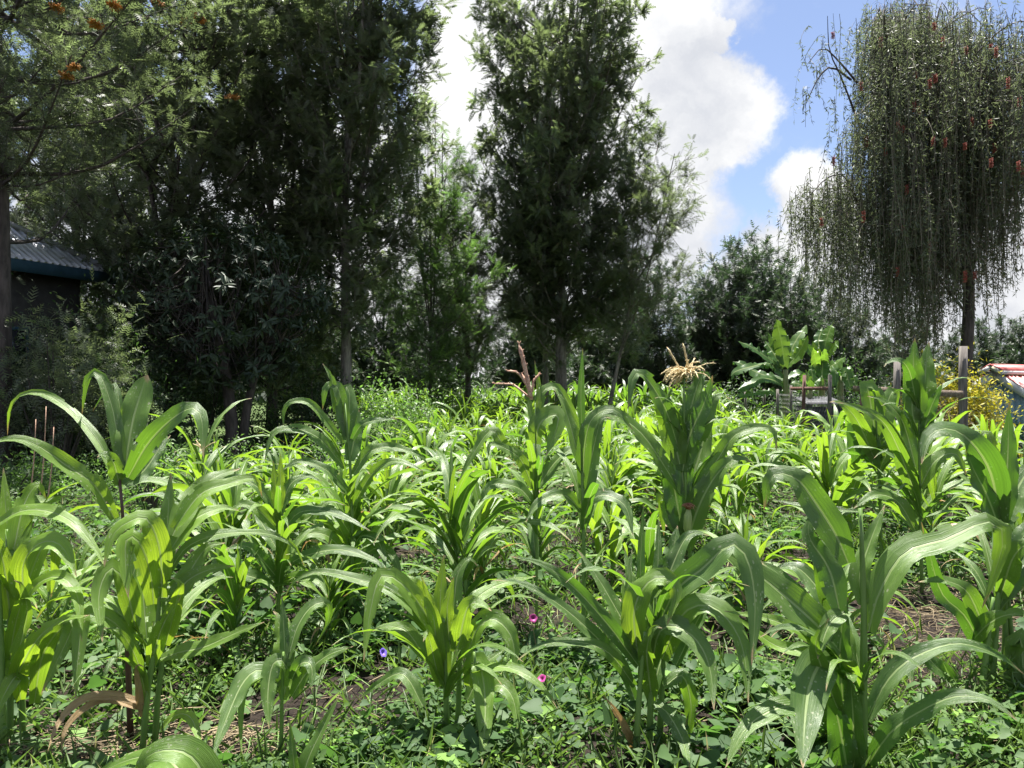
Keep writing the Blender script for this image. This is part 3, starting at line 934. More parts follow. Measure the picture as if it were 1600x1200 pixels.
def oval_tpl(w=0.32, fold=0.12, droop=0.15):
    V = np.array([[0, 0, 0], [0.3, -w / 2 * .85, fold * w * 2], [0.3, 0, 0.0], [0.3, w / 2 * .85, fold * w * 2],
                  [0.68, -w / 2 * .8, fold * w * 2 - droop * .4], [0.68, 0, -droop * .4], [0.68, w / 2 * .8, fold * w * 2 - droop * .4], [1, 0, -droop]], float)
    Fc = np.array([[0, 1, 2], [0, 2, 3], [1, 4, 5], [1, 5, 2], [2, 5, 6], [2, 6, 3], [4, 7, 5], [5, 7, 6]])
    Fc = Fc[:, ::1]
    return V, Fc


def tri_tpl(w=0.35):
    return np.array([[0, 0, 0], [0.5, -w / 2, 0.03], [1, 0, -0.06], [0.5, w / 2, 0.03]], float), np.array([[0, 1, 2], [0, 2, 3]])


def heart_tpl():
    V = np.array([[0.12, 0, 0], [0, -0.22, .02], [0.12, -0.46, .05], [0.42, -0.46, .05], [0.75, -0.25, .01], [1.05, 0, -.07],
                  [0.75, 0.25, .01], [0.42, 0.46, .05], [0.12, 0.46, .05], [0, 0.22, .02], [0.45, 0, -.03]], float)
    n = 10
    Fc = [[10, i, (i + 1) % n] for i in range(n)]
    return V, np.array(Fc)


FR6 = frond_tpl(5, 1.15)
FR4 = frond_tpl(4, 2.0)
FRW = frond_tpl(5, 1.9)
OVAL = oval_tpl()
LEAF4 = (np.array([[0, 0, 0], [.45, -.19, .05], [.45, 0, 0], [.45, .19, .05], [1, 0, -.12]]), np.array([[0, 1, 2], [0, 2, 3], [1, 4, 2], [2, 4, 3]]))
SLIM = oval_tpl(0.22, .1, .1)
TRI = tri_tpl()
HEART = heart_tpl()


def tree(name, label, base, H, prof, n_limb, n_frond, seed, trunk_r=0.16, lean=(0, 0), tpl=FR6, mat=None, bark=None, fl=0.24,
         up=(25, 60), group=None, cat='tree', young=0.03, clump=1.0, squash=1.0, curve=0.0, leader_n=4, irr=1.0, gam=2.0, twl=(0.4, 1.0), build=True, top=0.97, shift=None):
    """tapered trunk, rising limbs, twigs, fronds along the twigs"""
    r = np.random.default_rng(seed)
    mat = mat or M_GREV
    bark = bark or M_BARKD
    zs = np.array([p[0] for p in prof]); rs = np.array([p[1] for p in prof])
    hh = np.linspace(0, H * top, 12)
    tp = np.stack([lean[0] * hh / H + 0.08 * np.sin(hh * 0.6 + seed) * (hh / H), lean[1] * hh / H + 0.06 * np.cos(hh * 0.5 + seed) * hh / H + curve * (hh / H) ** 2, hh], 1)
    tr = trunk_r * np.maximum(.07, 1 - 1.25 * (hh / H) ** .9) ; tr[0] *= 1.25
    tp[0, 2] = -0.15
    trunk = Acc(); V, Fc, uv = tube(tp, tr, 12); trunk.add(V, Fc, uv)
    wood = Acc()
    cr = Acc()
    z0, z1 = zs[0], min(zs[-1], H * top)
    leaders = [(tp, 1.0)]
    for q in range(leader_n):
        hb = H * r.uniform(.22, .5); aa = r.uniform(0, 6.28) ; ht = H * r.uniform(.8, .97); rr_ = .42 * np.interp(ht * .85, zs, rs)
        p0 = np.array([np.interp(hb, tp[:, 2], tp[:, 0]), np.interp(hb, tp[:, 2], tp[:, 1]), hb])
        p2 = np.array([tp[-1, 0] + rr_ * math.cos(aa), tp[-1, 1] + rr_ * math.sin(aa), ht])
        P = spline([p0, p0 * .6 + p2 * .4 + np.array([math.cos(aa), math.sin(aa), 0]) * rr_ * .35, p2], 10)
        V, Fc, uv = tube(P, np.linspace(trunk_r * .38, .012, 10), 7); trunk.add(V, Fc, uv)
        leaders.append((P, .7))
    ph1, ph2 = r.uniform(0, 6, 2)
    tw_p, tw_d = [], []
    # heights weighted by crown radius
    zz = np.linspace(z0, z1, 200); wgt = np.interp(zz, zs, rs) ** 1.3 + .05
    cdf = np.cumsum(wgt) / wgt.sum()
    for i in range(n_limb):
        z = float(np.interp((i + r.uniform(.1, .9)) / n_limb, cdf, zz))
        R_ = float(np.interp(z, zs, rs)) * r.uniform(0.72, 1.12)
        a = i * 2.39996 + r.uniform(-.5, .5)
        R_ *= 1 + irr * .22 * math.sin(3 * a + ph1 + z * 1.1) + irr * .14 * math.sin(z * 2.7 + ph2)
        e = math.radians(r.uniform(*up))
        st_z = max(z - R_ * math.tan(e) * 0.75, z0 * 0.6)
        ld_ = leaders[int(r.integers(len(leaders)))][0]
        if st_z < ld_[0, 2] + .3: ld_ = tp
        st = np.array([np.interp(st_z, ld_[:, 2], ld_[:, 0]), np.interp(st_z, ld_[:, 2], ld_[:, 1]), min(st_z, ld_[-1, 2])])
        dx = math.cos(a) * R_; dy = math.sin(a) * R_ * squash
        sh = shift(z) if shift else 0
        en = np.array([np.interp(z, tp[:, 2], tp[:, 0]) + dx + sh, np.interp(z, tp[:, 2], tp[:, 1]) + dy, z])
        mid = (st + en) / 2 + np.array([0, 0, -0.12 * R_]) + r.normal(size=3) * 0.07
        P = spline([st, mid, en], 7)
        lr = 0.010 + 0.008 * R_ * trunk_r / 0.16
        V, Fc, uv = tube(P, np.linspace(lr, 0.006, 7), 5, False); wood.add(V, Fc, uv)
        nt = max(5, int(5 + 4.2 * R_))
        for q in range(nt):
            s = 0.10 + 0.90 * (q + r.random()) / nt
            p = P[0] + 0; idx = s * 6; ii = min(int(idx), 5); p = P[ii] + (P[ii + 1] - P[ii]) * (idx - ii)
            D = unit(np.array([dx, dy, 0]) / max(R_, .1) * r.uniform(0.1, .9) + r.normal(size=3) * 0.55 + np.array([0, 0, 0.55]))
            L = r.uniform(*twl) * (1.15 - 0.4 * s)
            P2 = np.array([p, p + D * L * .5 + [0, 0, -.02], p + D * L + [0, 0, 0.06 * L]])
            V, Fc, uv = tube(P2, [0.008, 0.005, 0.003], 3, False); wood.add(V, Fc, uv)
            tw_p.append(P2); tw_d.append(D)
    nt = len(tw_p)
    per = r.gamma(gam, 1.0, nt) if clump else np.ones(nt)
    per = np.maximum(3, (per / per.sum() * n_frond)).astype(int)
    idx = np.repeat(np.arange(nt), per)
    n = len(idx)
    TP = np.array(tw_p); TD = np.array(tw_d)
    s = r.uniform(0.12, 1.0, n)
    k_ = (s * 2).astype(int).clip(0, 1)
    P = TP[idx, k_] + (TP[idx, k_ + 1] - TP[idx, k_]) * (s * 2 - k_)[:, None] + r.normal(size=(n, 3)) * 0.05 * clump
    D = unit(TD[idx] * 0.8 + rand_dirs(n, r) * 0.95 + np.array([0, 0, -0.05]))
    Nn = unit(np.array([0, 0, 1.0]) + rand_dirs(n, r) * 0.45)
    tt = np.repeat(r.uniform(0, 0.85, nt), per) + r.uniform(-.1, .1, n)
    yt = np.repeat(r.random(nt) < young, per)
    tt = np.where(yt & (s > .35), 1.0, np.clip(tt, 0, .9))
    V, Fc, tn = scatter(tpl[0], tpl[1], P, frames(D, Nn), 1.18 * fl * r.uniform(0.65, 1.25, n), tt)
    res = dict(trunk=trunk.build('trunk', bark), wood=wood.build('branches', bark), crown=mesh('crown', V, Fc, mat, None, tn, False))
    if not build:
        return res
    return place_tree(res, name, label, base, cat=cat, group=group)


def place_tree(res, name, label, base, rot=0.0, sc=1.0, cat='tree', group=None):
    t = thing(name, label, cat, (base[0], base[1], 0), rot, group)
    t.scale = (sc, sc, sc)
    link('trunk', res['trunk'], t)
    link('branches', res['wood'], t)
    link('crown', res['crown'], t)
    return t


def px_x(px, dd): return (px - 800) / F * dd


G_T = 'trees behind the maize field'
tree('silky_oak_tree', 'largest feathery silky oak, full dark crown standing alone against the white cloud', (px_x(877, 26), 26), 17.2,
     [(3.6, 1.0), (4.6, 2.0), (6.2, 2.7), (9.0, 3.0), (12.4, 2.95), (14.8, 2.6), (16.6, 1.2)], 150, 36000, 3, 0.23, young=.05, bark=M_BARK, group=G_T, fl=.255, irr=.3, gam=4.0, tpl=FRW, up=(35, 66))
t4 = tree('silky_oak_tree', 'tall silky oak with a mossy grey straight trunk, crown beside the broad-leaved tree', (px_x(541, 19), 19), 15.5,
     [(3.0, 0.7), (4.0, 1.1), (5.5, 1.5), (7.2, 2.2), (10.5, 2.6), (13.5, 2.0), (15, .3)], 105, 23000, 8, 0.165, young=.07, bark=M_BARK, group=G_T, fl=.225, tpl=FRW, gam=3.0)
tree('silky_oak_tree', 'silky oak whose thick trunk cuts the picture edge, branches crossing the sky', (px_x(2, 13), 13), 13.5,
     [(5.2, 1.6), (6.0, 2.9), (7.4, 3.2), (9.5, 3.0), (12, 2.0), (13.2, .4)], 75, 15000, 12, 0.19, young=.02, bark=M_BARKD, group=G_T, fl=.2, up=(5, 40), leader_n=0)
crown_b = tree('t', 'x', (0, 0), 15.5, [(2.2, 1.8), (4.0, 2.6), (6.5, 3.0), (10.5, 2.9), (13.2, 2.2), (15.2, .4)], 105, 20000, 21, 0.17, young=.01, build=False, fl=.265, tpl=FRW, gam=3.0)
for i, (px, dd, sc, ro, lb) in enumerate([
        (268, 18.9, 1.0, 0.0, 'dark dense silky oak rising above the broad-leaved tree, orange flowers in its top'),
        (425, 22.5, 1.02, 2.1, 'dark silky oak filling the gap between the dense one and the tall mossy trunk'),
        (120, 23.5, 1.0, 4.0, 'silky oak standing behind the metal-roofed house'),
        (-60, 30.0, 1.1, 3.0, 'silky oak beyond the picture edge beside the metal-roofed house')]):
    place_tree(crown_b, 'silky_oak_tree', lb, (px_x(px, dd), dd), ro, sc, group=G_T)
tree('young_silky_oak', 'slim pale green young silky oak in the gap beside the largest one', (px_x(672, 22), 22), 9.6,
     [(1.6, .9), (3.2, 1.35), (5.5, 1.45), (7.8, 1.0), (9.4, .25)], 60, 8500, 31, 0.07, mat=M_GREVL, young=.12, group=G_T, fl=.22, clump=1.0)
tree('silky_oak_tree', 'dark silky oak with a thin black trunk left of the twin grey trunks', (px_x(731, 25), 25), 9.0,
     [(2.6, .8), (4.0, 1.6), (6.0, 1.7), (7.5, 1.2), (8.8, .3)], 45, 7000, 33, 0.13, young=.02, group=G_T, fl=.24)
tree('silky_oak_tree', 'thin pale-trunked silky oak leaning away, its side branch reaching into blue sky', (px_x(944, 24.5), 24.5), 9.6,
     [(2.6, .5), (3.6, 1.2), (5.5, 1.6), (7.5, 1.7), (9.2, .9), (9.5, .3)], 42, 7000, 37, 0.085, lean=(1.9, 0.4), young=.05, bark=M_BARK, group=G_T, fl=.23)
tree('silky_oak_tree', 'slim grey trunk standing close beside the largest silky oak', (px_x(853, 27.5), 27.5), 10.0,
     [(3.2, .9), (5.0, 1.6), (7.5, 1.7), (9.6, .4)], 36, 4500, 41, 0.15, young=.02, bark=M_BARK, group=G_T, fl=.25)

# orange flower heads in the tops of the two nearest trees
M_ORANGE = plain_mat('orange_blossom', (0.30, 0.12, 0.02), (0.55, 0.26, 0.04), 30, 0.7)
rr = np.random.default_rng(77)
a = Acc()
for i in range(110):
    v = unit(rr.normal(size=3) * [1, 1, .5]) * rr.uniform(.03, .12)
    V, Fc, uv = tube(np.array([v * .2, v * .7, v]), [.004, .006, .010], 4); a.add(V, Fc, uv)
fm = a.build('blossom', M_ORANGE)
near_tree = [o for o in COL.objects if o.get('label', '').startswith('silky oak whose')][0]
dense_tree = [o for o in COL.objects if o.get('label', '').startswith('dark dense silky')][0]
for px, py, dd, host in ((116, 105, 11.2, near_tree), (88, 12, 11.5, near_tree), (178, 8, 11.3, near_tree), (310, 28, 17.2, dense_tree), (150, 38, 11.6, near_tree), (245, 4, 17.0, dense_tree), (363, 152, 17.2, dense_tree), (292, 36, 17.0, dense_tree), (104, 118, 11.3, near_tree)):
    p = U(px, py, dd) - np.array(host.location)
    o = link('blossom', fm, host, tuple(p)); o.rotation_euler = (rr.uniform(-.4, .4), rr.uniform(-.4, .4), rr.uniform(0, 6)); s_ = dd / 14; o.scale = (s_ * 1.3, s_ * 1.3, s_ * .8)

# ------------------------------------------------------------------ far trees
far_a = tree('t', 'x', (0, 0), 9.8, [(0.5, 1.7), (2.2, 2.6), (5.0, 2.7), (7.6, 2.0), (9.6, .4)], 85, 13000, 51, 0.14, tpl=FR4, mat=M_FARL, young=0, build=False, fl=.34)
far_b = tree('t', 'x', (0, 0), 9.5, [(2.4, .9), (4.0, 1.7), (6.5, 1.9), (8.4, 1.2), (9.4, .3)], 45, 5000, 52, 0.13, tpl=FR4, mat=M_FARL, young=0, build=False, fl=.34)
far = [
    (1155, 40, 1.0, 0, 'a', 'broad dark far tree with a ragged pale top behind the banana clump'),
    (1205, 43, 1.0, 1.9, 'a', 'far tree whose crown joins the ragged pale one on its sky side'),
    (1108, 42, 0.84, 1.1, 'a', 'lower dark far tree between the ragged pale one and the leaning thin trunk'),
    (1010, 38, 0.86, 2.2, 'a', 'dark far tree behind the leaning thin trunk'),
    (955, 44, 0.9, 3.2, 'a', 'far tree glimpsed behind the pale thin trunk'),
    (830, 46, 0.9, 4.1, 'a', 'far tree filling the shade behind the twin grey trunks'),
    (700, 40, 0.75, 5.0, 'a', 'far tree behind the slim pale green young silky oak'),
    (600, 36, 0.8, 0.7, 'a', 'far tree seen through the gap beside the mossy straight trunk'),
    (480, 34, 0.7, 2.7, 'a', 'far tree in deep shade behind the broad-leaved tree'),
    (330, 32, 0.8, 3.9, 'a', 'far tree in deep shade behind the dense silky oaks'),
    (1243, 36, 0.72, 0.3, 'b', 'thin-crowned far tree just outside the weeping tree'),
    (1283, 40, 0.78, 2.0, 'b', 'sparse far tree seen through the weeping tree'),
    (1330, 42, 0.66, 4.4, 'a', 'dark far tree behind the wire fence and weeping tree'),
    (1420, 44, 0.62, 5.4, 'a', 'dark far tree behind the golden shrub'),
    (1530, 50, 0.62, 0.9, 'b', 'sparse grey far tree between weeping tree and red-roofed shed'),
    (1568, 52, 0.66, 3.1, 'b', 'second sparse grey far tree above the red-roofed shed ridge'),
    (1615, 46, 0.62, 2.4, 'a', 'dark green far tree behind the red-roofed shed, at the picture edge'),
    (1500, 47, 0.55, 1.4, 'b', 'small far tree directly behind the weeping tree trunk'),
]
for px, dd, sc, ro, kd, lb in far:
    place_tree(far_a if kd == 'a' else far_b, 'far_tree', lb, (px_x(px, dd), dd), ro, sc, group='far trees on the skyline')

# ------------------------------------------------------------------ weeping bottlebrush
r = np.random.default_rng(90)
BD = 17.0
bb = thing('weeping_bottlebrush_tree', 'large weeping bottlebrush tree with hanging strands and red flowers, behind the tall post', 'tree', (px_x(1508, BD), BD, 0), group=G_T)
bo = np.array(bb.location)
wood = Acc(); trk = Acc()
TR = spline([U(1510, 735, BD), U(1508, 600, BD), U(1514, 450, BD), U(1500, 300, BD + .2), U(1470, 150, BD), U(1450, 20, BD)], 16)
V, Fc, uv = tube(TR, np.linspace(.16, .04, 16), 12); trk.add(V, Fc, uv)
ST = spline([TR[6], U(1470, 370, BD - .3), U(1415, 260, BD - .5), U(1388, 140, BD - .3), U(1380, 30, BD)], 12)
V, Fc, uv = tube(ST, np.linspace(.11, .03, 12), 10); trk.add(V, Fc, uv)
ups = np.array([[1245, 340], [1258, 310], [1300, 250], [1325, 190], [1345, 100], [1365, 10], [1420, -30], [1500, -20], [1560, 20], [1600, 50], [1680, 120]], float)
lows = np.array([[1245, 385], [1262, 420], [1300, 495], [1340, 560], [1400, 580], [1470, 545], [1500, 470], [1515, 440], [1540, 510], [1585, 430], [1680, 440]], float)
spines = [TR, ST]
for i in range(80):
    px = r.uniform(1255, 1672) if i % 4 else r.uniform(1345, 1440); u_ = np.interp(px, ups[:, 0], ups[:, 1]); l_ = np.interp(px, lows[:, 0], lows[:, 1])
    py = u_ + 14 + (l_ - u_) * (r.random() ** 1.5) * .62
    wd = 2.1 * math.sqrt(max(0.08, 1 - ((px - 1460) / 240) ** 2))
    en = U(px, py, BD + r.uniform(-wd, wd))
    sp0 = TR if (px > 1460 or r.random() < .3) else ST
    cand = sp0[(sp0[:, 2] < en[2] - .3)]
    stp = cand[-1 - int(r.integers(0, min(3, len(cand))))] if len(cand) else TR[4 + int(r.integers(0, 3))]
    P = spline([stp, stp * .45 + en * .55 + [0, 0, .55], en], 8)
    V, Fc, uv = tube(P, np.linspace(.028, .007, 8), 5, False); wood.add(V, Fc, uv)
    spines.append(P)
# the arching spray reaching out on the sky side
for pts in ([1345, 200, 1310, 110, 1296, 80, 1293, 25], [1340, 130, 1310, 95, 1285, 75, 1262, 100], [1330, 125, 1300, 105, 1280, 120, 1258, 165], [1420, 90, 1480, 40, 1530, 12, 1548, 16], [1500, 110, 1560, 50, 1600, 32, 1630, 50],
            [1520, 180, 1560, 120, 1610, 90, 1650, 100], [1345, 330, 1320, 275, 1290, 280, 1262, 310]):
    q = np.array(pts, float).reshape(-1, 2)
    P = spline([U(x, y, BD - .4) for x, y in q], 9)
    V, Fc, uv = tube(P, np.linspace(.028, .006, 9), 5, False); wood.add(V, Fc, uv)
    spines += [P[::3]] if q[-1, 0] < 1300 and q[0, 1] < 300 else [P, P]
allp = np.vstack([s_[2:] for s_ in spines[2:]])
NS = 4700
sv, sf, st_, lp, ld, lt, ends = [], [], [], [], [], [], []
cnt = 0
for i in range(NS):
    h = allp[r.integers(len(allp))] + r.normal(size=3) * [.26, .26, .14]
    ppx = h[0] / h[1] * F + 800; ppy = 600 - (h[2] - EYE) / h[1] * F
    lowy = np.interp(ppx, lows[:, 0], lows[:, 1]) + r.normal() * 24
    avail = (lowy - ppy) / F * h[1]
    if avail < .15: continue
    L = min(avail, r.uniform(.5, 3.0))
    if ppx < 1300 and ppy < 260: L = min(L, r.uniform(.25, .9))
    a_ = r.uniform(0, 6.28); out = r.uniform(.05, .3)
    tn = r.uniform(0, .9)
    m = 7
    s = np.linspace(0, 1, m)
    P = h + np.stack([math.cos(a_) * out * np.sqrt(s), math.sin(a_) * out * np.sqrt(s), 0.12 * s * (1 - s) * 4 - L * s ** 1.15], 1)
    P += r.normal(size=(1, 3)) * [.10, .10, 0] * s[:, None] + np.stack([.05 * np.sin(s * r.uniform(2, 7) + i), .05 * np.sin(s * r.uniform(2, 7) + 2 * i), 0 * s], 1) * s[:, None]
    ends.append(P[-2])
    wv_ = 0.005
    sd = np.array([math.cos(a_ + 1.2), math.sin(a_ + 1.2), 0]) * wv_
    b = cnt
    sv.append(np.concatenate([P - sd, P + sd])); cnt += 2 * m
    sf.append(np.array([[b + j, b + j + 1, b + m + j + 1, b + m + j] for j in range(m - 1)]))
    nl = int(5 + L * 18)
    q = r.uniform(.08, 1, nl) ** .8 * (m - 1); qi = q.astype(int).clip(0, m - 2)
    lp.append(P[qi] + (P[qi + 1] - P[qi]) * (q - qi)[:, None]); ld.append(rand_dirs(nl, r) * .75 + [0, 0, -.55]); lt.append(np.full(nl, tn))
link('trunk', trk.build('trunk', M_BARKD, bo), bb)
link('branches', wood.build('branches', M_BARKD, bo), bb)
M_TWIG = plain_mat('hanging_twig', (0.07, 0.055, 0.035), (0.19, 0.165, 0.12), 3, .8)
link('hanging_twigs', mesh('twigs', np.vstack(sv) - bo, np.vstack(sf), M_TWIG), bb)
lp = np.vstack(lp); ld = unit(np.vstack(ld)); lt = np.concatenate(lt)
V, Fc, tn = scatter(TRI[0] * [1, .55, 1], TRI[1], lp, frames(ld, rand_dirs(len(lp), r)), r.uniform(.07, .14, len(lp)), lt)
link('crown', mesh('crown', V - bo, Fc, M_BOTTLE, None, tn, False), bb)
M_RED = plain_mat('red_bottlebrush', (0.26, 0.05, 0.04), (0.42, 0.11, 0.07), 30, .7)
a = Acc()
for i in range(90):
    z = -r.uniform(0, .13); th = r.uniform(0, 6.28); v = np.array([math.cos(th), math.sin(th), .15]) * .032
    V, Fc, uv = tube(np.array([[0, 0, z], np.array([0, 0, z]) + v * .6, np.array([0, 0, z]) + v]), [.003, .0022, .003], 4, False); a.add(V, Fc, uv)
bm_ = a.build('flower_spike', M_RED)
ends = np.array(ends)
for i in range(50):
    c = ends[r.integers(len(ends))]
    if c[1] > BD + .6: c = c * [1, 1, 1] - [0, 1.2, 0]
    c = np.array([c[0], BD - r.uniform(.9, 2.1), c[2]]); c[2] = max(c[2], 2.6 + r.uniform(0, 5.5)); c[0] += r.normal() * .2
    link('flower_spike', bm_, bb, tuple(c - bo)).scale = (1.2, 1.2, r.uniform(1.1, 1.9))


# ------------------------------------------------------------------ broad-leaved tree in the shade
r = np.random.default_rng(60)
D3 = 16.6
bt = thing('broad_leaved_tree', 'dark broad-leaved tree with large drooping leaf rosettes, beside the metal-roofed house', 'tree', (px_x(365, D3), D3, 0), group=G_T)
bt.scale = (1.14, 1.14, 1.1)
to = np.array(bt.location)
trk = Acc(); wood = Acc()
P0 = spline([[0, 0, -.1], [-.05, 0, .8], [-.15, 0, 1.7], [-.5, .1, 3.0], [-.6, .1, 4.4]], 9)
V, Fc, uv = tube(P0, np.linspace(.13, .04, 9), 10); trk.add(V, Fc, uv)
P1 = spline([[0.12, 0.1, -.1], [.2, .1, .9], [.5, .1, 2.1], [.9, .2, 3.4]], 7)
V, Fc, uv = tube(P1, np.linspace(.1, .03, 7), 10); trk.add(V, Fc, uv)
rp, rd_ = [], []
for i in range(620):
    # crown envelope: lopsided ellipsoid
    v = unit(r.normal(size=3)) * r.uniform(.45, 1.0) ** .5
    c = np.array([-.25, 0.1, 3.05]) + v * [2.05, 1.6, 1.75]
    if c[2] < 1.25: c[2] = 1.25 + r.uniform(0, .4)
    rp.append(c); rd_.append(unit(v + [0, -.1, .35] + r.normal(size=3) * .3))
    if i % 3 == 0:
        s0 = P0[r.integers(3, 9)] if c[0] < .3 else P1[r.integers(3, 7)]
        V, Fc, uv = tube(spline([s0, (s0 + c) / 2 + [0, 0, -.15], c], 5), np.linspace(.022, .006, 5), 4, False); wood.add(V, Fc, uv)
rp = np.array(rp); rd_ = np.array(rd_)
nper = 9
n = len(rp) * nper
idx = np.repeat(np.arange(len(rp)), nper)
th = np.tile(np.arange(nper) * 2.4, len(rp)) + r.uniform(0, 6, n)
fr = frames(rd_, rand_dirs(len(rp), r))[idx]
out = fr[:, 1] * np.cos(th)[:, None] + fr[:, 2] * np.sin(th)[:, None]
Dl = unit(out + rd_[idx] * r.uniform(-.1, .7, n)[:, None] + [0, 0, -.3])
Nl = unit(rd_[idx] * .8 + [0, 0, .5])
Pl = rp[idx] + rd_[idx] * r.uniform(-.08, .04, n)[:, None]
R3 = frames(Dl, Nl); sc3 = r.uniform(.13, .21, n); t3 = r.uniform(0, .9, n)
face = Pl[:, 1] + 0.15 * np.abs(Pl[:, 0]) + r.normal(size=n) * .1
order = np.argsort(face)
near = order[:300]
rest = order[300:]
V, Fc, tn = scatter(OVAL[0], OVAL[1], Pl[rest], R3[rest], sc3[rest], t3[rest])
link('trunk', trk.build('trunk', M_BARKD), bt)
link('branches', wood.build('branches', M_BARKD), bt)
fo = link('foliage', mesh('foliage', V, Fc, M_BROAD, None, tn, True), bt); fo['kind'] = 'stuff'
lm = [mesh('leaf', OVAL[0] * [1, w_, 1], OVAL[1], M_BROAD, None, np.full(8, t_)) for w_, t_ in ((1, .3), (.85, .6), (1.1, .85), (.95, .1))]
from mathutils import Matrix
for j, i in enumerate(near):
    o = link('leaf', lm[j % 4], bt)
    M = Matrix([[R3[i, 0, 0], R3[i, 1, 0], R3[i, 2, 0]], [R3[i, 0, 1], R3[i, 1, 1], R3[i, 2, 1]], [R3[i, 0, 2], R3[i, 1, 2], R3[i, 2, 2]]])
    o.location = tuple(Pl[i]); o.rotation_euler = M.to_euler(); o.scale = (sc3[i],) * 3


# ------------------------------------------------------------------ shrubs
def shrub(name, label, px, dd, wx, wy, hz, n, seed, mat, tpl=LEAF4, size=(.05, .1), z0=0.05, young=.03, cat='shrub', group=None, stems=14):
    r = np.random.default_rng(seed)
    x0 = px_x(px, dd)
    t = thing(name, label, cat, (x0, dd, 0), group=group)
    nc = max(10, n // 45)
    cv = unit(r.normal(size=(nc, 3))); cv[:, 2] = np.abs(cv[:, 2])
    cc = cv * r.uniform(.35, 1.0, (nc, 1)) ** .6 * [wx, wy, hz]
    cc[:, 2] = z0 + cc[:, 2] * r.uniform(.55, 1.05, nc)
    idx = r.integers(0, nc, n)
    P = cc[idx] + r.normal(size=(n, 3)) * [.16, .16, .15] * max(.5, hz / 1.5)
    P[:, 2] = np.maximum(P[:, 2], .03)
    D = unit(rand_dirs(n, r) + [0, 0, -.1]); Nn = unit(np.array([0, 0, 1.0]) + rand_dirs(n, r) * .7)
    tt = np.clip(np.repeat(r.uniform(0, .9, nc)[None], 1, 0)[0][idx] + r.uniform(-.1, .1, n), 0, .9)
    tt = np.where(r.random(n) < young, 1.0, tt)
    V, Fc, tn = scatter(tpl[0], tpl[1], P, frames(D, Nn), r.uniform(size[0], size[1], n), tt)
    a = Acc()
    for i in range(min(stems, nc)):
        V2, F2, uv = tube(spline([[cc[i, 0] * .15, cc[i, 1] * .15, -.05], cc[i] * [.6, .6, .5], cc[i]], 5), np.linspace(.016, .004, 5) * (1 + hz * .3), 5, False); a.add(V2, F2, uv)
    link('stems', a.build('stems', M_BARKD), t)
    link('foliage', mesh('foliage', V, Fc, mat, None, tn, False), t)
    return t


GS = 'shrubs under the trees'
shrub('feathery_sapling', 'low feathery silky oak sapling hanging in front of the blue fascia wall', 88, 12.8, .8, .6, 2.9, 1100, 61, M_GREV, tpl=FR6, size=(.2, .34), z0=.8)
shrub('feathery_sapling', 'feathery sapling at the house corner, below the roof end', 160, 14.2, .6, .5, 2.8, 800, 62, M_GREV, tpl=FR6, size=(.2, .32), z0=.8)
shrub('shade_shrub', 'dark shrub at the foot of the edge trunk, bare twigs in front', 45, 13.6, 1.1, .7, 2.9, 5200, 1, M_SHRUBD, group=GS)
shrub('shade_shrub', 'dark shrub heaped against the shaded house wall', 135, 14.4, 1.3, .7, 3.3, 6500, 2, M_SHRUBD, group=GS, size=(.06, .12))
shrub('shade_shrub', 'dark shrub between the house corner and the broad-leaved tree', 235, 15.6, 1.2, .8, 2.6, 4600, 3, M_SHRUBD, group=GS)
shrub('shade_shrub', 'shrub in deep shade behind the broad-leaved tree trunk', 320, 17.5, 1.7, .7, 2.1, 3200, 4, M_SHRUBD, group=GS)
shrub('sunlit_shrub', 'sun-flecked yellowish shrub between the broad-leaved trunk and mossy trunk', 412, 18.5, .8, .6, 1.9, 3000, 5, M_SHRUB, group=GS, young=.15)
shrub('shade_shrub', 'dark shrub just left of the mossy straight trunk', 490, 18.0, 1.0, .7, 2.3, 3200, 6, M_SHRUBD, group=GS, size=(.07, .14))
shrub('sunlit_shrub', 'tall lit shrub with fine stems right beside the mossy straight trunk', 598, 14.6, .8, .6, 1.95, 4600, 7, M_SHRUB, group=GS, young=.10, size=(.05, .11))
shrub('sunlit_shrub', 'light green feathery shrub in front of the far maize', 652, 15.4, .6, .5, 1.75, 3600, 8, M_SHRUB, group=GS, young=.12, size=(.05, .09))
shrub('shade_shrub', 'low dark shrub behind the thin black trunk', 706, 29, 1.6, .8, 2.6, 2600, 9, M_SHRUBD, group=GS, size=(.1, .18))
shrub('low_shrub', 'knee-high weedy bush at the shaded field edge below the broad-leaved tree', 330, 12.3, 1.5, .6, .8, 3200, 10, M_SHRUB, group=GS, size=(.04, .08))
shrub('low_shrub', 'knee-high weedy bush below the dark wall shrub, front of the shade', 130, 11.2, 1.6, .7, .75, 3400, 11, M_SHRUB, group=GS, size=(.04, .08))
shrub('low_shrub', 'weedy bush below the mossy straight trunk', 500, 13.2, 1.4, .6, .8, 2800, 12, M_SHRUB, group=GS, size=(.04, .08))
shrub('low_shrub', 'weedy bush at the picture edge under the thick trunk', 0, 10.2, 1.0, .7, .9, 2600, 13, M_SHRUB, group=GS, size=(.04, .09))
shrub('low_shrub', 'leafy weed stand rising behind the broad upright cut-off maize leaf', 235, 9.6, .35, .3, 1.25, 900, 14, M_SHRUB, group=GS, size=(.05, .1), young=.2)
shrub('golden_shrub', 'bright golden-leaved shrub next to the red-roofed shed', 1514, 14.0, .38, .4, 1.95, 11000, 15, M_YELLOW, tpl=TRI, size=(.06, .11), stems=5, young=.12)
shrub('golden_shrub', 'golden-leaved shrub seen between the two tall fence posts', 1456, 14.2, .5, .4, 1.95, 11000, 16, M_YELLOW, tpl=TRI, size=(.06, .11), stems=5, young=.15)
shrub('hedge_shrub', 'green bush behind the wire under the golden shrub', 1575, 14.6, .9, .5, .95, 4200, 17, M_SHRUBD, size=(.04, .08))
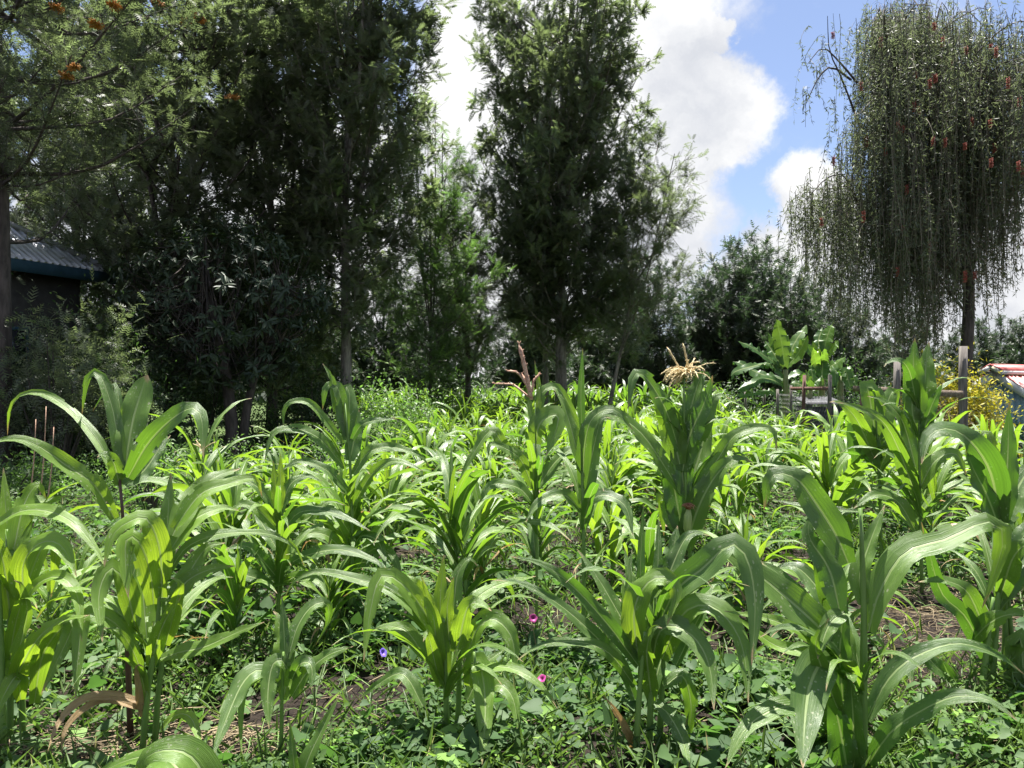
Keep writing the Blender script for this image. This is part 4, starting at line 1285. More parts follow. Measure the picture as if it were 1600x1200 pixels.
shrub('hedge_shrub', 'dark bush behind the banana plants', 1180, 24, 1.6, .8, 2.0, 3000, 18, M_SHRUBD, size=(.09, .16))
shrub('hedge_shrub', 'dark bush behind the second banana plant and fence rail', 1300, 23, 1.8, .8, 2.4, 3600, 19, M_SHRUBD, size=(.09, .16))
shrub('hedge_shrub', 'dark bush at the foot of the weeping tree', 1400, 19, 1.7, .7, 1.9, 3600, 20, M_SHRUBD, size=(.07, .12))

# distant wood closing the horizon
r = np.random.default_rng(99)
n = 15000
y = r.uniform(58, 72, n); x = r.uniform(-60, 60, n)
topz = 3.8 + 1.5 * np.sin(x * .31) + 1.0 * np.sin(x * .83 + 1)
P = np.stack([x, y, topz * r.random(n) ** .7], 1)
V, Fc, tn = scatter(TRI[0] * [1, 1.6, 1], TRI[1], P, frames(rand_dirs(n, r), rand_dirs(n, r)), r.uniform(.6, 1.2, n), r.uniform(0, .9, n))
tag(link('distant_woodland', mesh('distant_woodland', V, Fc, M_FARL, None, tn, False)), 'distant low woodland closing the view behind all the trees', 'woodland', kind='stuff')
# ------------------------------------------------------------------ ground
def coords(lo, hi, step, far):
    a = list(np.arange(lo, hi + 1e-6, step))
    s = step
    x = hi
    while x < far:
        s *= 1.25; x += s; a.append(x)
    s = step; x = lo
    out = []
    while x > -far:
        s *= 1.25; x -= s; out.append(x)
    return np.array(out[::-1] + a)


xs = coords(-7, 9, .095, 700); ys = coords(1.5, 12, .095, 700)
X, Y = np.meshgrid(xs, ys)
rg_ = np.random.default_rng(4)
Z = gz(X, Y)
near = np.exp(-((np.abs(Y - 7) / 9) ** 4)) * np.exp(-((np.abs(X) / 11) ** 4))
Z = Z + near * (rg_.normal(size=Z.shape) * .006 + .012 * np.sin(X * 17 + 3 * np.sin(Y * 9)) * np.sin(Y * 19 + 2 * np.sin(X * 8)))
nx, ny = len(xs), len(ys)
i, j = np.meshgrid(np.arange(ny - 1), np.arange(nx - 1), indexing='ij')
Fg = np.stack([i * nx + j, i * nx + j + 1, (i + 1) * nx + j + 1, (i + 1) * nx + j], -1).reshape(-1, 4)
mg, k = new_mat('soil_ground')
tc = k.n('ShaderNodeTexCoord').outputs['Object']
n1 = k.noise(tc, 28, 9, .65); n2 = k.noise(tc, 1.6, 5, .6); n3 = k.noise(tc, 130, 4, .6)
soil = k.mix(k.ramp(n1, .35, .65), (0.010, 0.007, 0.006), (0.034, 0.025, 0.019))
soil = k.mix(k.ramp(n3, .62, .72), soil, (0.16, 0.12, 0.08))
green = k.mix(k.ramp(n1, .4, .6), (0.045, 0.075, 0.022), (0.09, 0.13, 0.04))
sp = k.n('ShaderNodeSeparateXYZ', None, _0=tc)
fary = k.ramp(sp.outputs[1], 9.0, 16.0)
gf = k.m('MAXIMUM', k.m('MULTIPLY', k.ramp(n2, .56, .7), .5), fary)
c = k.mix(gf, soil, green)
p = k.n('ShaderNodeBsdfPrincipled', None, Base__Color=c, Roughness=.95)
p.inputs['Specular IOR Level'].default_value = .2
b = k.n('ShaderNodeBump', None, Strength=.9, Height=k.m('ADD', n1, k.m('MULTIPLY', n3, .4)))
b.inputs['Distance'].default_value = .03
k.put(p.inputs['Normal'], b)
finish(k, p)
g = link('ground', mesh('ground', np.stack([X, Y, Z], -1).reshape(-1, 3), Fg, mg))
tag(g, 'dark crumbly soil and green earth of the field', None, None, 'structure')

# ------------------------------------------------------------------ house on the shaded side
M_BLUEF = plain_mat('blue_fascia', (0.03, 0.075, 0.11), (0.045, 0.10, 0.145), 6, .55)
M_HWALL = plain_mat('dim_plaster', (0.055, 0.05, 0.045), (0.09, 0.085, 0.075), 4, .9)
M_ROOFG = plain_mat('zinc_sheet', (0.34, 0.35, 0.39), (0.55, 0.56, 0.61), 2.2, .38, (1, 1, 1), .05, .25)
ZE = 4.1
def eavept(px, py): # point at eave height whose picture position is px, py
    dd = (ZE - EYE) * F / (600 - py); return np.array([(px - 800) / F * dd, dd, ZE])
A_, B_ = eavept(15, 400), eavept(172, 424)
ud = unit(B_ - A_); nr = np.array([ud[1], -ud[0], 0])
if nr[0] < 0: nr = -nr
A0 = A_ - ud * 5.5; B0 = B_ + ud * 0.0
Lr = np.linalg.norm(B0 - A0)
house = thing('farm_house', 'low house with ribbed grey metal roof and blue fascia board, shaded by the trees', 'house', (A0[0], A0[1], 0))
ho = np.array(house.location)
RUN, PITCH = 5.6, math.radians(33)
upv = -nr * math.cos(PITCH) + np.array([0, 0, math.sin(PITCH)])
nrm = np.cross(ud, upv); nrm = nrm if nrm[2] > 0 else -nrm
# one slope = a row of ribbed sheets, hip at the far end
sheet_w = 0.76
ns = int(Lr / sheet_w)
for q in range(ns):
    V, Fc = [], []
    prof = [(0, 0), (.045, .0), (.065, .028), (.095, .028), (.115, 0)]
    xs_ = []
    for rr_ in range(5):
        for (a_, h_) in prof: xs_.append((rr_ * .152 + a_, h_))
    xs_.append((.76, 0)); xs_.append((.775, .012))
    for (a_, h_) in xs_:
        s0 = q * sheet_w + a_
        top_ = min(RUN, max(.05, (Lr - s0) * 1.15))     # cut along the hip
        V.append(A0 + ud * s0 + nrm * (h_ + .02 + (.003 if q % 2 else 0)) - upv * .12)
        V.append(A0 + ud * s0 + nrm * (h_ + .02 + (.003 if q % 2 else 0)) + upv * top_)
    n_ = len(xs_)
    Fc = [[2 * t_, 2 * t_ + 2, 2 * t_ + 3, 2 * t_ + 1] for t_ in range(n_ - 1)]
    o = link('roof_sheet', mesh('roof_sheet', np.array(V) - ho, Fc, M_ROOFG, None, None, False), house)
    md = o.modifiers.new('s', 'SOLIDIFY'); md.thickness = .004
Rb = np.stack([ud, nr, [0, 0, 1]])
V, Fc = box(A0 + ud * Lr / 2 + nr * .10 + [0, 0, -.17], (Lr + .1, .03, .24), Rb)
link('fascia_board', mesh('fascia', V - ho, Fc, M_BLUEF, None, None, False), house)
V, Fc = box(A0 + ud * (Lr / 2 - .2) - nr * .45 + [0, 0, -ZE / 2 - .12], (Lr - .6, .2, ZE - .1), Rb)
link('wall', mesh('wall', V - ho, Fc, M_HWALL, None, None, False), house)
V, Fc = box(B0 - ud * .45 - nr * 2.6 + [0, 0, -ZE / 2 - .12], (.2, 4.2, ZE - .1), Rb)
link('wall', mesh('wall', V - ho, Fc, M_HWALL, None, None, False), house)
V, Fc = box(A0 + ud * Lr / 2 - nr * .2 + [0, 0, -.20], (Lr - .1, .62, .02), Rb)
link('soffit', mesh('soffit', V - ho, Fc, M_HWALL, None, None, False), house)
hp = A0 + ud * Lr
V, Fc, uv = tube(np.array([hp - upv * .1 + nrm * .06, A0 + ud * (Lr - RUN / 1.15) + upv * RUN + nrm * .06, A0 + upv * RUN + nrm * .06]), .07, 6)
link('ridge_cap', mesh('ridge_cap', V - ho, Fc, M_ROOFG, None, None, False), house)
# far hip slope, closes the roof body
pk = A0 + ud * (Lr - RUN / 1.15) + upv * RUN
V = np.array([hp + nrm * .01, hp - nr * 2 * RUN * math.cos(PITCH), pk])
link('hip_roof', mesh('hip_roof', V - ho, np.array([[0, 1, 2]]), M_ROOFG, None, None, False), house)
V = np.array([A0 + upv * RUN, pk, hp - nr * 2 * RUN * math.cos(PITCH), A0 - nr * 2 * RUN * math.cos(PITCH)])
link('back_roof', mesh('back_roof', V - ho, np.array([[0, 1, 2, 3]]), M_ROOFG, None, None, False), house)
wz = A0 + ud * (Lr - 2.2) - nr * .34
V, Fc = box(wz + [0, 0, -1.9], (1.1, .06, 1.1), Rb)
M_GLASS = plain_mat('dark_pane', (0.02, 0.022, 0.025), (0.03, 0.03, 0.035), 3, .1)
wn = link('window', mesh('window', V - ho, Fc, M_BLUEF, None, None, False), house)
for sx in (-.26, .26):
    V, Fc = box(wz + ud * sx + nr * .035 + [0, 0, -1.9], (.46, .02, .98), Rb)
    link('pane', mesh('pane', V - ho, Fc, M_GLASS, None, None, False), wn)

# ------------------------------------------------------------------ red-roofed shed
M_BLUEW = plain_mat('pale_blue_board', (0.27, 0.42, 0.53), (0.36, 0.52, 0.62), 3, .7, (4, 4, .4), .3, 0, (0.14, 0.19, 0.22))
M_WHITEB = plain_mat('white_trim', (0.55, 0.56, 0.55), (0.74, 0.75, 0.74), 5, .6)
M_REDR = plain_mat('red_sheet', (0.46, 0.09, 0.08), (0.60, 0.16, 0.14), 3, .45, (1, 1, 1), .05)
SD = 17.5
pkp = U(1552, 576, SD)            # peak of the gable facing the field
shed = thing('garden_shed', 'small shed of pale blue boards with red sheet roof and white barge boards', 'shed', (pkp[0], pkp[1], 0))
so_ = np.array(shed.location)
ga = math.radians(-12)             # gable direction
gu = np.array([math.cos(ga), math.sin(ga), 0])      # along the gable wall
gd = np.array([-math.sin(ga) * 1.0 + .55, math.cos(ga), 0]); gd = unit(gd - gu * 0)   # roof ridge direction, away
gd = unit(np.array([.84, .54, 0.])); gu = unit(np.array([.54, -.84, 0.]))
HW = .92; PT = math.radians(34)
dropv = lambda s: gu * s * math.cos(PT) * HW / math.cos(PT) 
zpk = pkp[2]
zev = zpk - HW * math.tan(PT)
LEN = 3.0
pl_n = 14
for q in range(pl_n):
    xa = -HW * .93 + q * (HW * 1.86 / pl_n); xb = xa + HW * 1.86 / pl_n - .008
    za = zpk - abs(xa) * math.tan(PT) - .05; zb = zpk - abs(xb) * math.tan(PT) - .05
    f = gd * .18; th = gd * .02
    b0 = [pkp * [1, 1, 0] + gu * xx + f + e_ + [0, 0, zz] for e_ in (0 * th, th) for xx, zz in ((xa, -.0), (xb, -.0), (xb, zb), (xa, za))]
    V = np.array(b0)
    Fc = [[0, 1, 2, 3], [7, 6, 5, 4], [0, 4, 5, 1], [1, 5, 6, 2], [2, 6, 7, 3], [3, 7, 4, 0]]
    link('board', mesh('board', V - so_, Fc, M_BLUEW, None, None, False), shed)
for sgn in (-1, 1):
    for q in range(13):
        base_ = pkp * [1, 1, 0] + gu * sgn * HW * .93 + gd * (.22 + q * .21)
        V, Fc = box(base_ + [0, 0, (zev + .02) / 2], (.2, .02, zev + .02), np.stack([gd, gu, [0, 0, 1]]))
        link('board', mesh('board', V - so_, Fc, M_BLUEW, None, None, False), shed)
    # barge board
    e0 = pkp + gu * 0; e1 = pkp + gu * sgn * (HW + .22) + np.array([0, 0, -(HW + .22) * math.tan(PT)])
    dv = unit(e1 - e0); nn = np.cross(dv, gd); nn = nn if nn[2] > 0 else -nn
    V, Fc = box((e0 + e1) / 2 - nn * .10 + gd * .0, (np.linalg.norm(e1 - e0), .03, .17), np.stack([dv, gd, nn]))
    link('barge_board', mesh('barge_board', V - so_, Fc, M_WHITEB, None, None, False), shed)
    # lower roof slope in ribbed sheets
    for q in range(5):
        V = []
        ss = [(0, 0), (.10, 0), (.12, .02), (.15, .02), (.17, 0), (.27, 0), (.29, .02), (.32, .02), (.34, 0), (.44, 0), (.46, .02), (.49, .02), (.51, 0), (.60, 0)]
        for (a_, h_) in ss:
            for t_ in (.22, 1.0):
                V.append(e0 + (e1 - e0) * t_ + gd * (q * .6 + a_ - .02) + nn * (h_ + .004))
        Fc = [[2 * t_, 2 * t_ + 1, 2 * t_ + 3, 2 * t_ + 2] for t_ in range(len(ss) - 1)]
        o = link('roof_sheet', mesh('roof_sheet', np.array(V) - so_, Fc, M_REDR, None, None, False), shed)
        md = o.modifiers.new('s', 'SOLIDIFY'); md.thickness = .003
    # raised vent roof with its white side board
    c0 = pkp + np.array([0, 0, .10]); c1 = pkp + gu * sgn * .26 + np.array([0, 0, .10 - .26 * math.tan(PT) * .8])
    dv2 = unit(c1 - c0); n2 = np.cross(dv2, gd); n2 = n2 if n2[2] > 0 else -n2
    V, Fc = box((c0 + c1) / 2 + gd * (LEN / 2 - .1), (np.linalg.norm(c1 - c0), LEN + .1, .02), np.stack([dv2, gd, n2]))
    link('ridge_roof', mesh('ridge_roof', V - so_, Fc, M_REDR, None, None, False), shed)
    V, Fc = box(c1 - gu * sgn * .02 + gd * (LEN / 2 - .08) + [0, 0, -.05], (.03, LEN + .02, .08), np.stack([gu, gd, [0, 0, 1]]))
    link('vent_board', mesh('vent_board', V - so_, Fc, M_WHITEB, None, None, False), shed)
    V, Fc = box((c0 + c1) / 2 - gd * .12 + [0, 0, -.06], (np.linalg.norm(c1 - c0), .03, .10), np.stack([dv2, gd, n2]))
    link('barge_board', mesh('barge_board', V - so_, Fc, M_WHITEB, None, None, False), shed)

# ------------------------------------------------------------------ fence
M_WIRE = plain_mat('wire', (0.20, 0.20, 0.20), (0.34, 0.34, 0.34), 5, .5, (1, 1, 1), 0, .6)
fence = thing('wire_fence', 'chicken-wire fence on rough grey and reddish posts with one wooden rail, behind the maize', 'fence', (px_x(1505, 13), 13, 0))
fo_ = np.array(fence.location)
rr = np.random.default_rng(3)
def post(px, ytop, dd, wpx, mat, lean=0.0, sides=8):
    t = U(px, ytop, dd); rad = wpx / F * dd / 2
    P = np.array([[t[0] - lean, dd, -.1], [t[0] - lean * .5 + rr.normal() * .01, dd, t[2] * .35], [t[0] - lean * .3, dd, t[2] * .7], [t[0], dd, t[2]]])
    V, Fc, uv = tube(P, rad * np.array([1.08, 1.0, .98, .94]), sides)
    ang = np.arctan2(V[:, 1] - dd, V[:, 0] - t[0])
    V[:, 0] += .08 * rad * np.sin(3 * ang + 1); V[:, 1] += .08 * rad * np.cos(4 * ang)
    link('post', mesh('post', V - fo_, Fc, mat, None, None, True), fence)
    return P
post(1505, 541, 13.0, 13, M_WOOD, .03, 12)
post(1402, 562, 13.6, 11, M_WOOD, .02, 12)
post(1347, 612, 15.0, 7, M_WOODR)
post(1297, 586, 16.2, 6.5, M_WOOD, .03)
post(1257, 586, 17.6, 5.5, M_WOODR, .05)
post(1236, 602, 18.6, 4.2, M_WOOD)
post(1215, 608, 19.6, 4.4, M_WOOD)
post(1194, 608, 20.6, 4.2, M_WOOD)
post(1165, 612, 22.0, 4.0, M_WOOD)
def rail(p0, p1, hpx, mat):
    h_ = hpx / F * p0[1]
    dv = unit(p1 - p0); V, Fc = box((p0 + p1) / 2, (np.linalg.norm(p1 - p0), .035, h_), np.stack([dv, unit(np.cross([0, 0, 1], dv)), [0, 0, 1.0]]))
    link('rail', mesh('rail', V - fo_, Fc, mat, None, None, False), fence)
M_RAIL = plain_mat('old_rail', (0.13, 0.095, 0.07), (0.27, 0.21, 0.165), 8, .9, (.4, 3, 3), .6)
rail(U(1330, 607, 15.3) + [0, -.1, 0], U(1500, 616, 12.95) + [0, -.1, 0], 9, M_RAIL)
rail(U(1236, 607, 18.5), U(1292, 607, 16.3), 5, M_WOODR)
# hexagonal wire netting between the posts
wa = Acc()
line = np.array([[px_x(1215, 19.6), 19.6], [px_x(1257, 17.6), 17.6], [px_x(1297, 16.2), 16.2], [px_x(1347, 15.0), 15.0], [px_x(1402, 13.6), 13.6], [px_x(1505, 13.0), 13.0], [px_x(1600, 12.4), 12.4], [px_x(1740, 11.5), 11.5]])
Ls = np.concatenate([[0], np.cumsum(np.linalg.norm(np.diff(line, axis=0), axis=1))])
def onl(s, z):
    return np.stack([np.interp(s, Ls, line[:, 0]), np.interp(s, Ls, line[:, 1]) - .07, z], -1)
cw, chh = .085, .10
E0, E1 = [], []
for iy in range(0, 13):
    z = .05 + iy * chh
    n_ = int(Ls[-1] / cw)
    s = np.arange(n_) * cw + (cw / 2 if iy % 2 else 0)
    lo = onl(s, np.full(n_, z)); hi = onl(s, np.full(n_, z + chh * .45))
    E0.append(lo); E1.append(hi)
    l2 = onl(s - cw / 2, np.full(n_, z + chh)); r2 = onl(s + cw / 2, np.full(n_, z + chh))
    E0 += [hi, hi]; E1 += [l2, r2]
E0 = np.vstack(E0); E1 = np.vstack(E1)
sag = lambda p: p + np.stack([0 * p[:, 0], .03 * np.sin(p[:, 0] * 3 + p[:, 2] * 4), .04 * np.sin(p[:, 0] * 1.9)], 1)
E0, E1 = sag(E0), sag(E1)
dv = unit(E1 - E0); pv = unit(np.cross(dv, [0, 1, 0])) * .0022; qv = np.array([0, .0022, 0])
V = np.stack([E0 - pv, E0 + pv, E1 + pv, E1 - pv, E0 - qv, E0 + qv, E1 + qv, E1 - qv], 1).reshape(-1, 3)
n_ = len(E0)
Fc = np.concatenate([np.arange(n_)[:, None] * 8 + [0, 1, 2, 3], np.arange(n_)[:, None] * 8 + [4, 5, 6, 7]])
o = link('wire_netting', mesh('wire_netting', V - fo_, Fc, M_WIRE, None, None, False), fence)
# dry creeper clinging to the netting
r = np.random.default_rng(17)
a = Acc()
for i in range(420):
    c = onl(np.array([r.uniform(Ls[4] + .35, Ls[5] - .05)]), np.array([r.uniform(.15, 1.22)]))[0] + [0, .12 + r.normal() * .06, 0]
    P = [c]
    dvv = rand_dirs(1, r)[0] * [1, .3, 1]
    for q in range(4):
        dvv = unit(dvv + rand_dirs(1, r)[0] * .7 * [1, .3, 1]); P.append(P[-1] + dvv * .09)
    V, Fc, uv = tube(np.array(P), .0035, 3, False); a.add(V, Fc, uv)
o = link('dry_creeper', a.build('dry_creeper', M_STRAW)); tag(o, 'tangle of dry tan vine stems behind the wire between the two tall posts', 'dry vine')

# low coop with a sheet roof behind the netting
M_DARKW = plain_mat('dark_board', (0.02, 0.02, 0.022), (0.05, 0.05, 0.055), 5, .7, (4, 4, .5))
M_SHEET = plain_mat('bleached_sheet', (0.06, 0.06, 0.065), (0.12, 0.12, 0.13), 3, .4, (1, 1, 1), .1, .2)
c = U(1290, 640, 18.2)
coop = thing('low_coop', 'low dark coop with a grey metal sheet top, behind the chicken wire', 'coop', (c[0], c[1], 0)); coop.scale = (.5, .8, 1.12)
for q in range(9):
    V, Fc = box((-.72 + q * .18, 0, .48), (.17, .03, .95)); link('board', mesh('board', V, Fc, M_DARKW, None, None, False), coop)
for q in range(5):
    for sx in (-.8, .8):
        V, Fc = box((sx, .12 + q * .18, .48), (.03, .17, .95)); link('board', mesh('board', V, Fc, M_DARKW, None, None, False), coop)
V = []
for q in range(25):
    for y_, z_ in ((-.12, 1.0), (1.0, 1.14)):
        V.append([-.95 + q * .079, y_, z_ + (.018 if q % 2 else 0)])
Fc = [[2 * t_, 2 * t_ + 2, 2 * t_ + 3, 2 * t_ + 1] for t_ in range(24)]
o = link('roof_sheet', mesh('roof_sheet', V, Fc, M_SHEET, None, None, False), coop); md = o.modifiers.new('s', 'SOLIDIFY'); md.thickness = .006

# ------------------------------------------------------------------ banana plants
M_BAN, k = new_mat('banana_leaf')
uvn = k.n('ShaderNodeUVMap').outputs[0]
at = k.n('ShaderNodeAttribute', {'attribute_name': 'tint'}).outputs['Fac']
sp = k.n('ShaderNodeSeparateXYZ', None, _0=uvn)
mp = k.n('ShaderNodeMapping', None, Vector=uvn); mp.inputs['Scale'].default_value = (1.2, 45, 1)
vn = k.noise(mp, 1, 3)
c = k.mix(at, (0.055, 0.115, 0.035), (0.12, 0.22, 0.04)); c = k.mix(k.ramp(vn, .3, .7, 0, .5), c, (0.04, 0.085, 0.028))
ribf = k.ramp(k.m('ABSOLUTE', k.m('SUBTRACT', sp.outputs[0], .5)), .05, .025)
c = k.mix(ribf, c, (0.28, 0.34, 0.14))
p = k.n('ShaderNodeBsdfPrincipled', None, Base__Color=c, Roughness=.4)
p.inputs['Specular IOR Level'].default_value = .55
t = k.n('ShaderNodeBsdfTranslucent', None, Color=k.mix(at, (0.12, 0.30, 0.03), (0.32, 0.52, 0.04)))
finish(k, k.n('ShaderNodeMixShader', None, _0=.42, _1=p, _2=t))
M_PSEUDO = plain_mat('banana_stem', (0.12, 0.17, 0.05), (0.24, 0.26, 0.10), 6, .5, (1, 1, .3))


def banana(label, dd, base, top, leaves, seed):
    r = np.random.default_rng(seed)
    z = lambda x, y: (1150 + x / 8, 480 + y / 8)
    bx = px_x(z(*base)[0], dd)
    t = thing('banana_plant', label, 'banana plant', (bx, dd, 0), group='banana plants by the fence')
    o = np.array(t.location)
    tp = U(*z(*top), dd)
    V, Fc, uv = tube(spline([[bx, dd, -.1], [(bx + tp[0]) / 2 - .03, dd, tp[2] * .5], tp], 8), np.linspace(.13, .06, 8), 12)
    link('pseudostem', mesh('pseudostem', V - o, Fc, M_PSEUDO, uv), t)
    for wpx, off, pts, tn in leaves:
        q = np.array([z(*xy) for xy in np.array(pts, float).reshape(-1, 2)])
        q = spline(q, 40); s = np.linspace(0, 1, 40)
        dep = dd + off * s
        C = np.stack([(q[:, 0] - 800) / F * dep, dep, EYE - (q[:, 1] - 600) / F * dep], 1)
        view = unit(np.array([0, 0, EYE]) - C); T = unit(np.gradient(C, axis=0))
        Nn = view * .8 + [r.uniform(-.3, .3), 0, .6]; Nn = unit(Nn - T * np.sum(Nn * T, 1, keepdims=True))
        cols = np.array([-1, -.6, -.04, .04, .6, 1.0])
        V, Fc, uv, tt = blade(C, Nn, wpx / 8 / F * dd * 1.25, r, tn, .22, .03, cols, .35, 5.0)
        # wind-torn edge: some cross strips droop
        V = V.reshape(40, 6, 3)
        for c0, c1 in ((0, 1), (5, 4)):
            q_ = 0
            while q_ < 40:
                n_ = int(r.integers(2, 6)); dz = r.uniform(-.01, .10) * (r.random() < .75); w_ = r.uniform(.8, 1.04)
                mid_ = (V[q_:q_ + n_, 2] + V[q_:q_ + n_, 3]) / 2
                V[q_:q_ + n_, c0] = mid_ + (V[q_:q_ + n_, c0] - mid_) * w_; V[q_:q_ + n_, c0, 2] -= dz; V[q_:q_ + n_, c1, 2] -= dz * .45
                q_ += n_
        Fc = Fc.reshape(39, 5, 4)
        kp_ = np.ones((39, 5), bool); kp_[8:, 0] = r.random(31) > .09; kp_[8:, 4] = r.random(31) > .09
        Fc = Fc[kp_]
        link('leaf', mesh('leaf', V.reshape(-1, 3) - o, Fc, M_BAN, uv, tt), t)


banana('largest banana plant with erect bright leaves and drooping side leaves, by the small posts', 20.0, (650, 1080), (620, 780),
       [(165, .1, [610, 740, 570, 450, 505, 150], .75), (135, .3, [625, 740, 720, 470, 885, 220], .5), (130, -.2, [640, 740, 780, 570, 895, 350], .9),
        (70, .2, [590, 720, 480, 480, 400, 310], .6), (130, .3, [570, 740, 460, 560, 365, 420], .1), (110, -.4, [570, 750, 350, 600, 180, 490, 30, 425], .05),
        (70, -.3, [570, 790, 400, 700, 350, 720, 590, 780][:6], .2), (110, -.5, [600, 850, 400, 715, 200, 740, 0, 800, -60, 860], .1), (110, -.5, [620, 1000, 450, 905, 300, 910, 20, 1030], .1),
        (80, -.6, [620, 1050, 380, 1050, 0, 1110], .3), (110, .5, [600, 900, 300, 830, 50, 700, -40, 680], .1), (110, .4, [640, 900, 780, 820, 860, 900, 900, 1040], .2)], 1)
banana('second banana plant, two raised leaves and one broad hanging, behind the rail', 20.6, (1085, 1060), (1085, 740),
       [(130, .1, [1095, 600, 1130, 400, 1205, 200], .85), (120, -.1, [1110, 640, 1190, 520, 1275, 415], .85), (80, .1, [1070, 660, 1000, 540, 958, 415], .7),
        (100, -.3, [1060, 700, 1010, 720, 985, 600, 960, 500], .6), (120, .3, [1070, 600, 1030, 430, 1085, 250], .0), (110, -.2, [1110, 780, 1250, 700, 1370, 615], .6),
        (150, -.3, [1082, 680, 1080, 780, 1078, 900], .1), (90, .0, [1060, 720, 960, 600, 870, 440], .1), (80, -.2, [1100, 700, 1110, 600, 1105, 520], .5)], 2)
banana('young banana plant of small dull leaves between the second banana and the weeping tree', 19.4, (1330, 1100), (1310, 860),
       [(120, -.2, [1310, 860, 1370, 800, 1400, 900, 1430, 1010], .2), (80, -.1, [1300, 860, 1250, 790, 1240, 860, 1250, 960], .1), (70, .2, [1310, 850, 1400, 760, 1440, 740], .5),
        (70, -.2, [1320, 900, 1450, 850, 1500, 990], .1), (90, .1, [1290, 900, 1200, 930, 1150, 1000], .2)], 3)
banana('low banana sucker with one upright folded leaf, right behind the reddish post', 18.9, (930, 1120), (925, 990),
       [(95, -.1, [930, 1010, 925, 900, 870, 785], .4), (80, .2, [925, 1010, 960, 900, 930, 720], .1), (90, .1, [920, 1020, 760, 950, 680, 960], .2), (70, .1, [940, 1000, 1040, 900, 1100, 930], .3)], 4)
banana('small banana top showing above the golden shrub between the tall posts', 18.0, (2420, 900), (2420, 820),
       [(90, -.1, [2420, 830, 2390, 740, 2440, 600], .5), (90, .1, [2430, 830, 2500, 740, 2590, 690], .4), (80, -.2, [2410, 830, 2330, 760, 2280, 800], .4), (70, .2, [2430, 830, 2500, 800, 2560, 820], .3)], 5)

# ------------------------------------------------------------------ maize rows of the field
NEARP = [grow_plant(np.random.default_rng(200 + i), h, nl, tn, st, 13, COLS, ts, ws)
         for i, (h, nl, tn, st, ts, ws) in enumerate([(1.05, 13, .28, 2, False, 1.0), (1.25, 14, .18, 2, False, 1.1), (.95, 12, .40, 2, False, .95), (1.15, 13, .12, 2, False, 1.1), (.85, 9, .35, 1, False, .9), (1.35, 12, .10, 1, False, 1.2), (1.0, 12, .30, 3, False, .9), (1.75, 12, .08, 1, True, 1.15)])]
NEARM = [plant_meshes(p_, 'near%d' % i) for i, p_ in enumerate(NEARP)]
NEARH = [max(V[:, 2].max() for _, V, *_q in p_.parts) for p_ in NEARP]
C3 = np.array([-1.0, 0.0, 1.0])
MIDP = [grow_plant(np.random.default_rng(300 + i), h, nl, tn, st, 8, C3, False, ws, 0, 5)
        for i, (h, nl, tn, st, ws) in enumerate([(1.05, 11, .18, 2, 1.0), (1.2, 11, .08, 2, 1.1), (.9, 10, .28, 2, .95), (1.1, 11, .15, 1, 1.1), (.8, 9, .22, 2, .9), (1.35, 12, .02, 1, 1.15), (1.0, 10, .34, 3, .9)])]
MIDM = [joined_arrays(p_).build('maize_mid', M_MAIZE) for p_ in MIDP]
MIDH = [max(V[:, 2].max() for _, V, *_q in p_.parts) for p_ in MIDP]
landmarks = [(-60, 'edge trunk'), (45, 'thick edge trunk'), (130, 'metal roof'), (230, 'house corner shrubs'), (300, 'dark shade'), (365, 'broad-leaved tree'), (450, 'dark shade gap'), (541, 'mossy straight trunk'), (610, 'lit shrub'), (670, 'slim young tree'),
             (731, 'thin black trunk'), (790, 'far maize gap'), (853, 'twin grey trunks'), (900, 'spear leaf'), (944, 'pale thin trunk'), (1000, 'cloud edge'), (1069, 'tallest tasselled maize'), (1130, 'ragged far tree'), (1180, 'small fence posts'),
             (1232, 'largest banana plant'), (1290, 'second banana plant'), (1347, 'short reddish post'), (1402, 'shorter tall post'), (1455, 'golden shrub'), (1505, 'tallest grey post'), (1560, 'shed peak'), (1630, 'picture edge beyond the shed')]
ordn = ['', 'front', 'second', 'third', 'fourth', 'fifth', 'sixth', 'seventh', 'eighth', 'ninth', 'tenth', 'eleventh', 'twelfth', 'thirteenth', 'fourteenth', 'fifteenth', 'sixteenth', 'seventeenth', 'eighteenth', 'nineteenth', 'twentieth', 'fifth-last', 'fourth-last', 'third-last', 'second-last', 'rearmost']
r = np.random.default_rng(808)
hero_xy = [(o.location.x, o.location.y) for o in COL.objects if o.name.startswith('maize_plant')]
spots = []
yy = 4.3; row = 0
fx = lambda y: np.interp(y, line[::-1, 1], line[::-1, 0])
rest_pts = []
while yy < 24:
    row += 1
    xl = -0.43 * yy + (0.0 if yy > 5.5 else -.9); xr = min(.70 * yy, fx(yy) - .4 if yy > 11.4 else 99)
    if yy > 10.2: xl = max(xl, -0.135 * yy)
    x = xl + r.uniform(0, .4)
    while x < xr:
        px_ = x / yy * F + 800
        y_ = yy + r.normal() * .13
        bare = (((x - 2.75) / 1.0) ** 2 + ((y_ - 5.1) / 1.1) ** 2) < 1 or (((x + .55) / .75) ** 2 + ((y_ - 4.0) / .7) ** 2) < 1
        edge = 5.5 < yy and px_ < 330 and r.random() < .6
        hit = (1035 < px_ < 1115 and y_ < 5.8) or any((x - a_) ** 2 + (y_ - b_) ** 2 < .29 ** 2 for a_, b_ in hero_xy)
        if not bare and not edge and not hit and r.random() < ((.62 if (5.4 < yy < 9 and x / y_ > .18) else .9) if yy > 6 else .88):
            spots.append((x + r.normal() * .05, y_, row))
        x += r.uniform(.42, .72) * (1 + .015 * yy)
    yy += .82 if yy < 9 else .95
spots = spots[:]
spots.sort(key=lambda s: s[1])
cells = {}
made = []
n_ind = 300 - len(hero_xy)
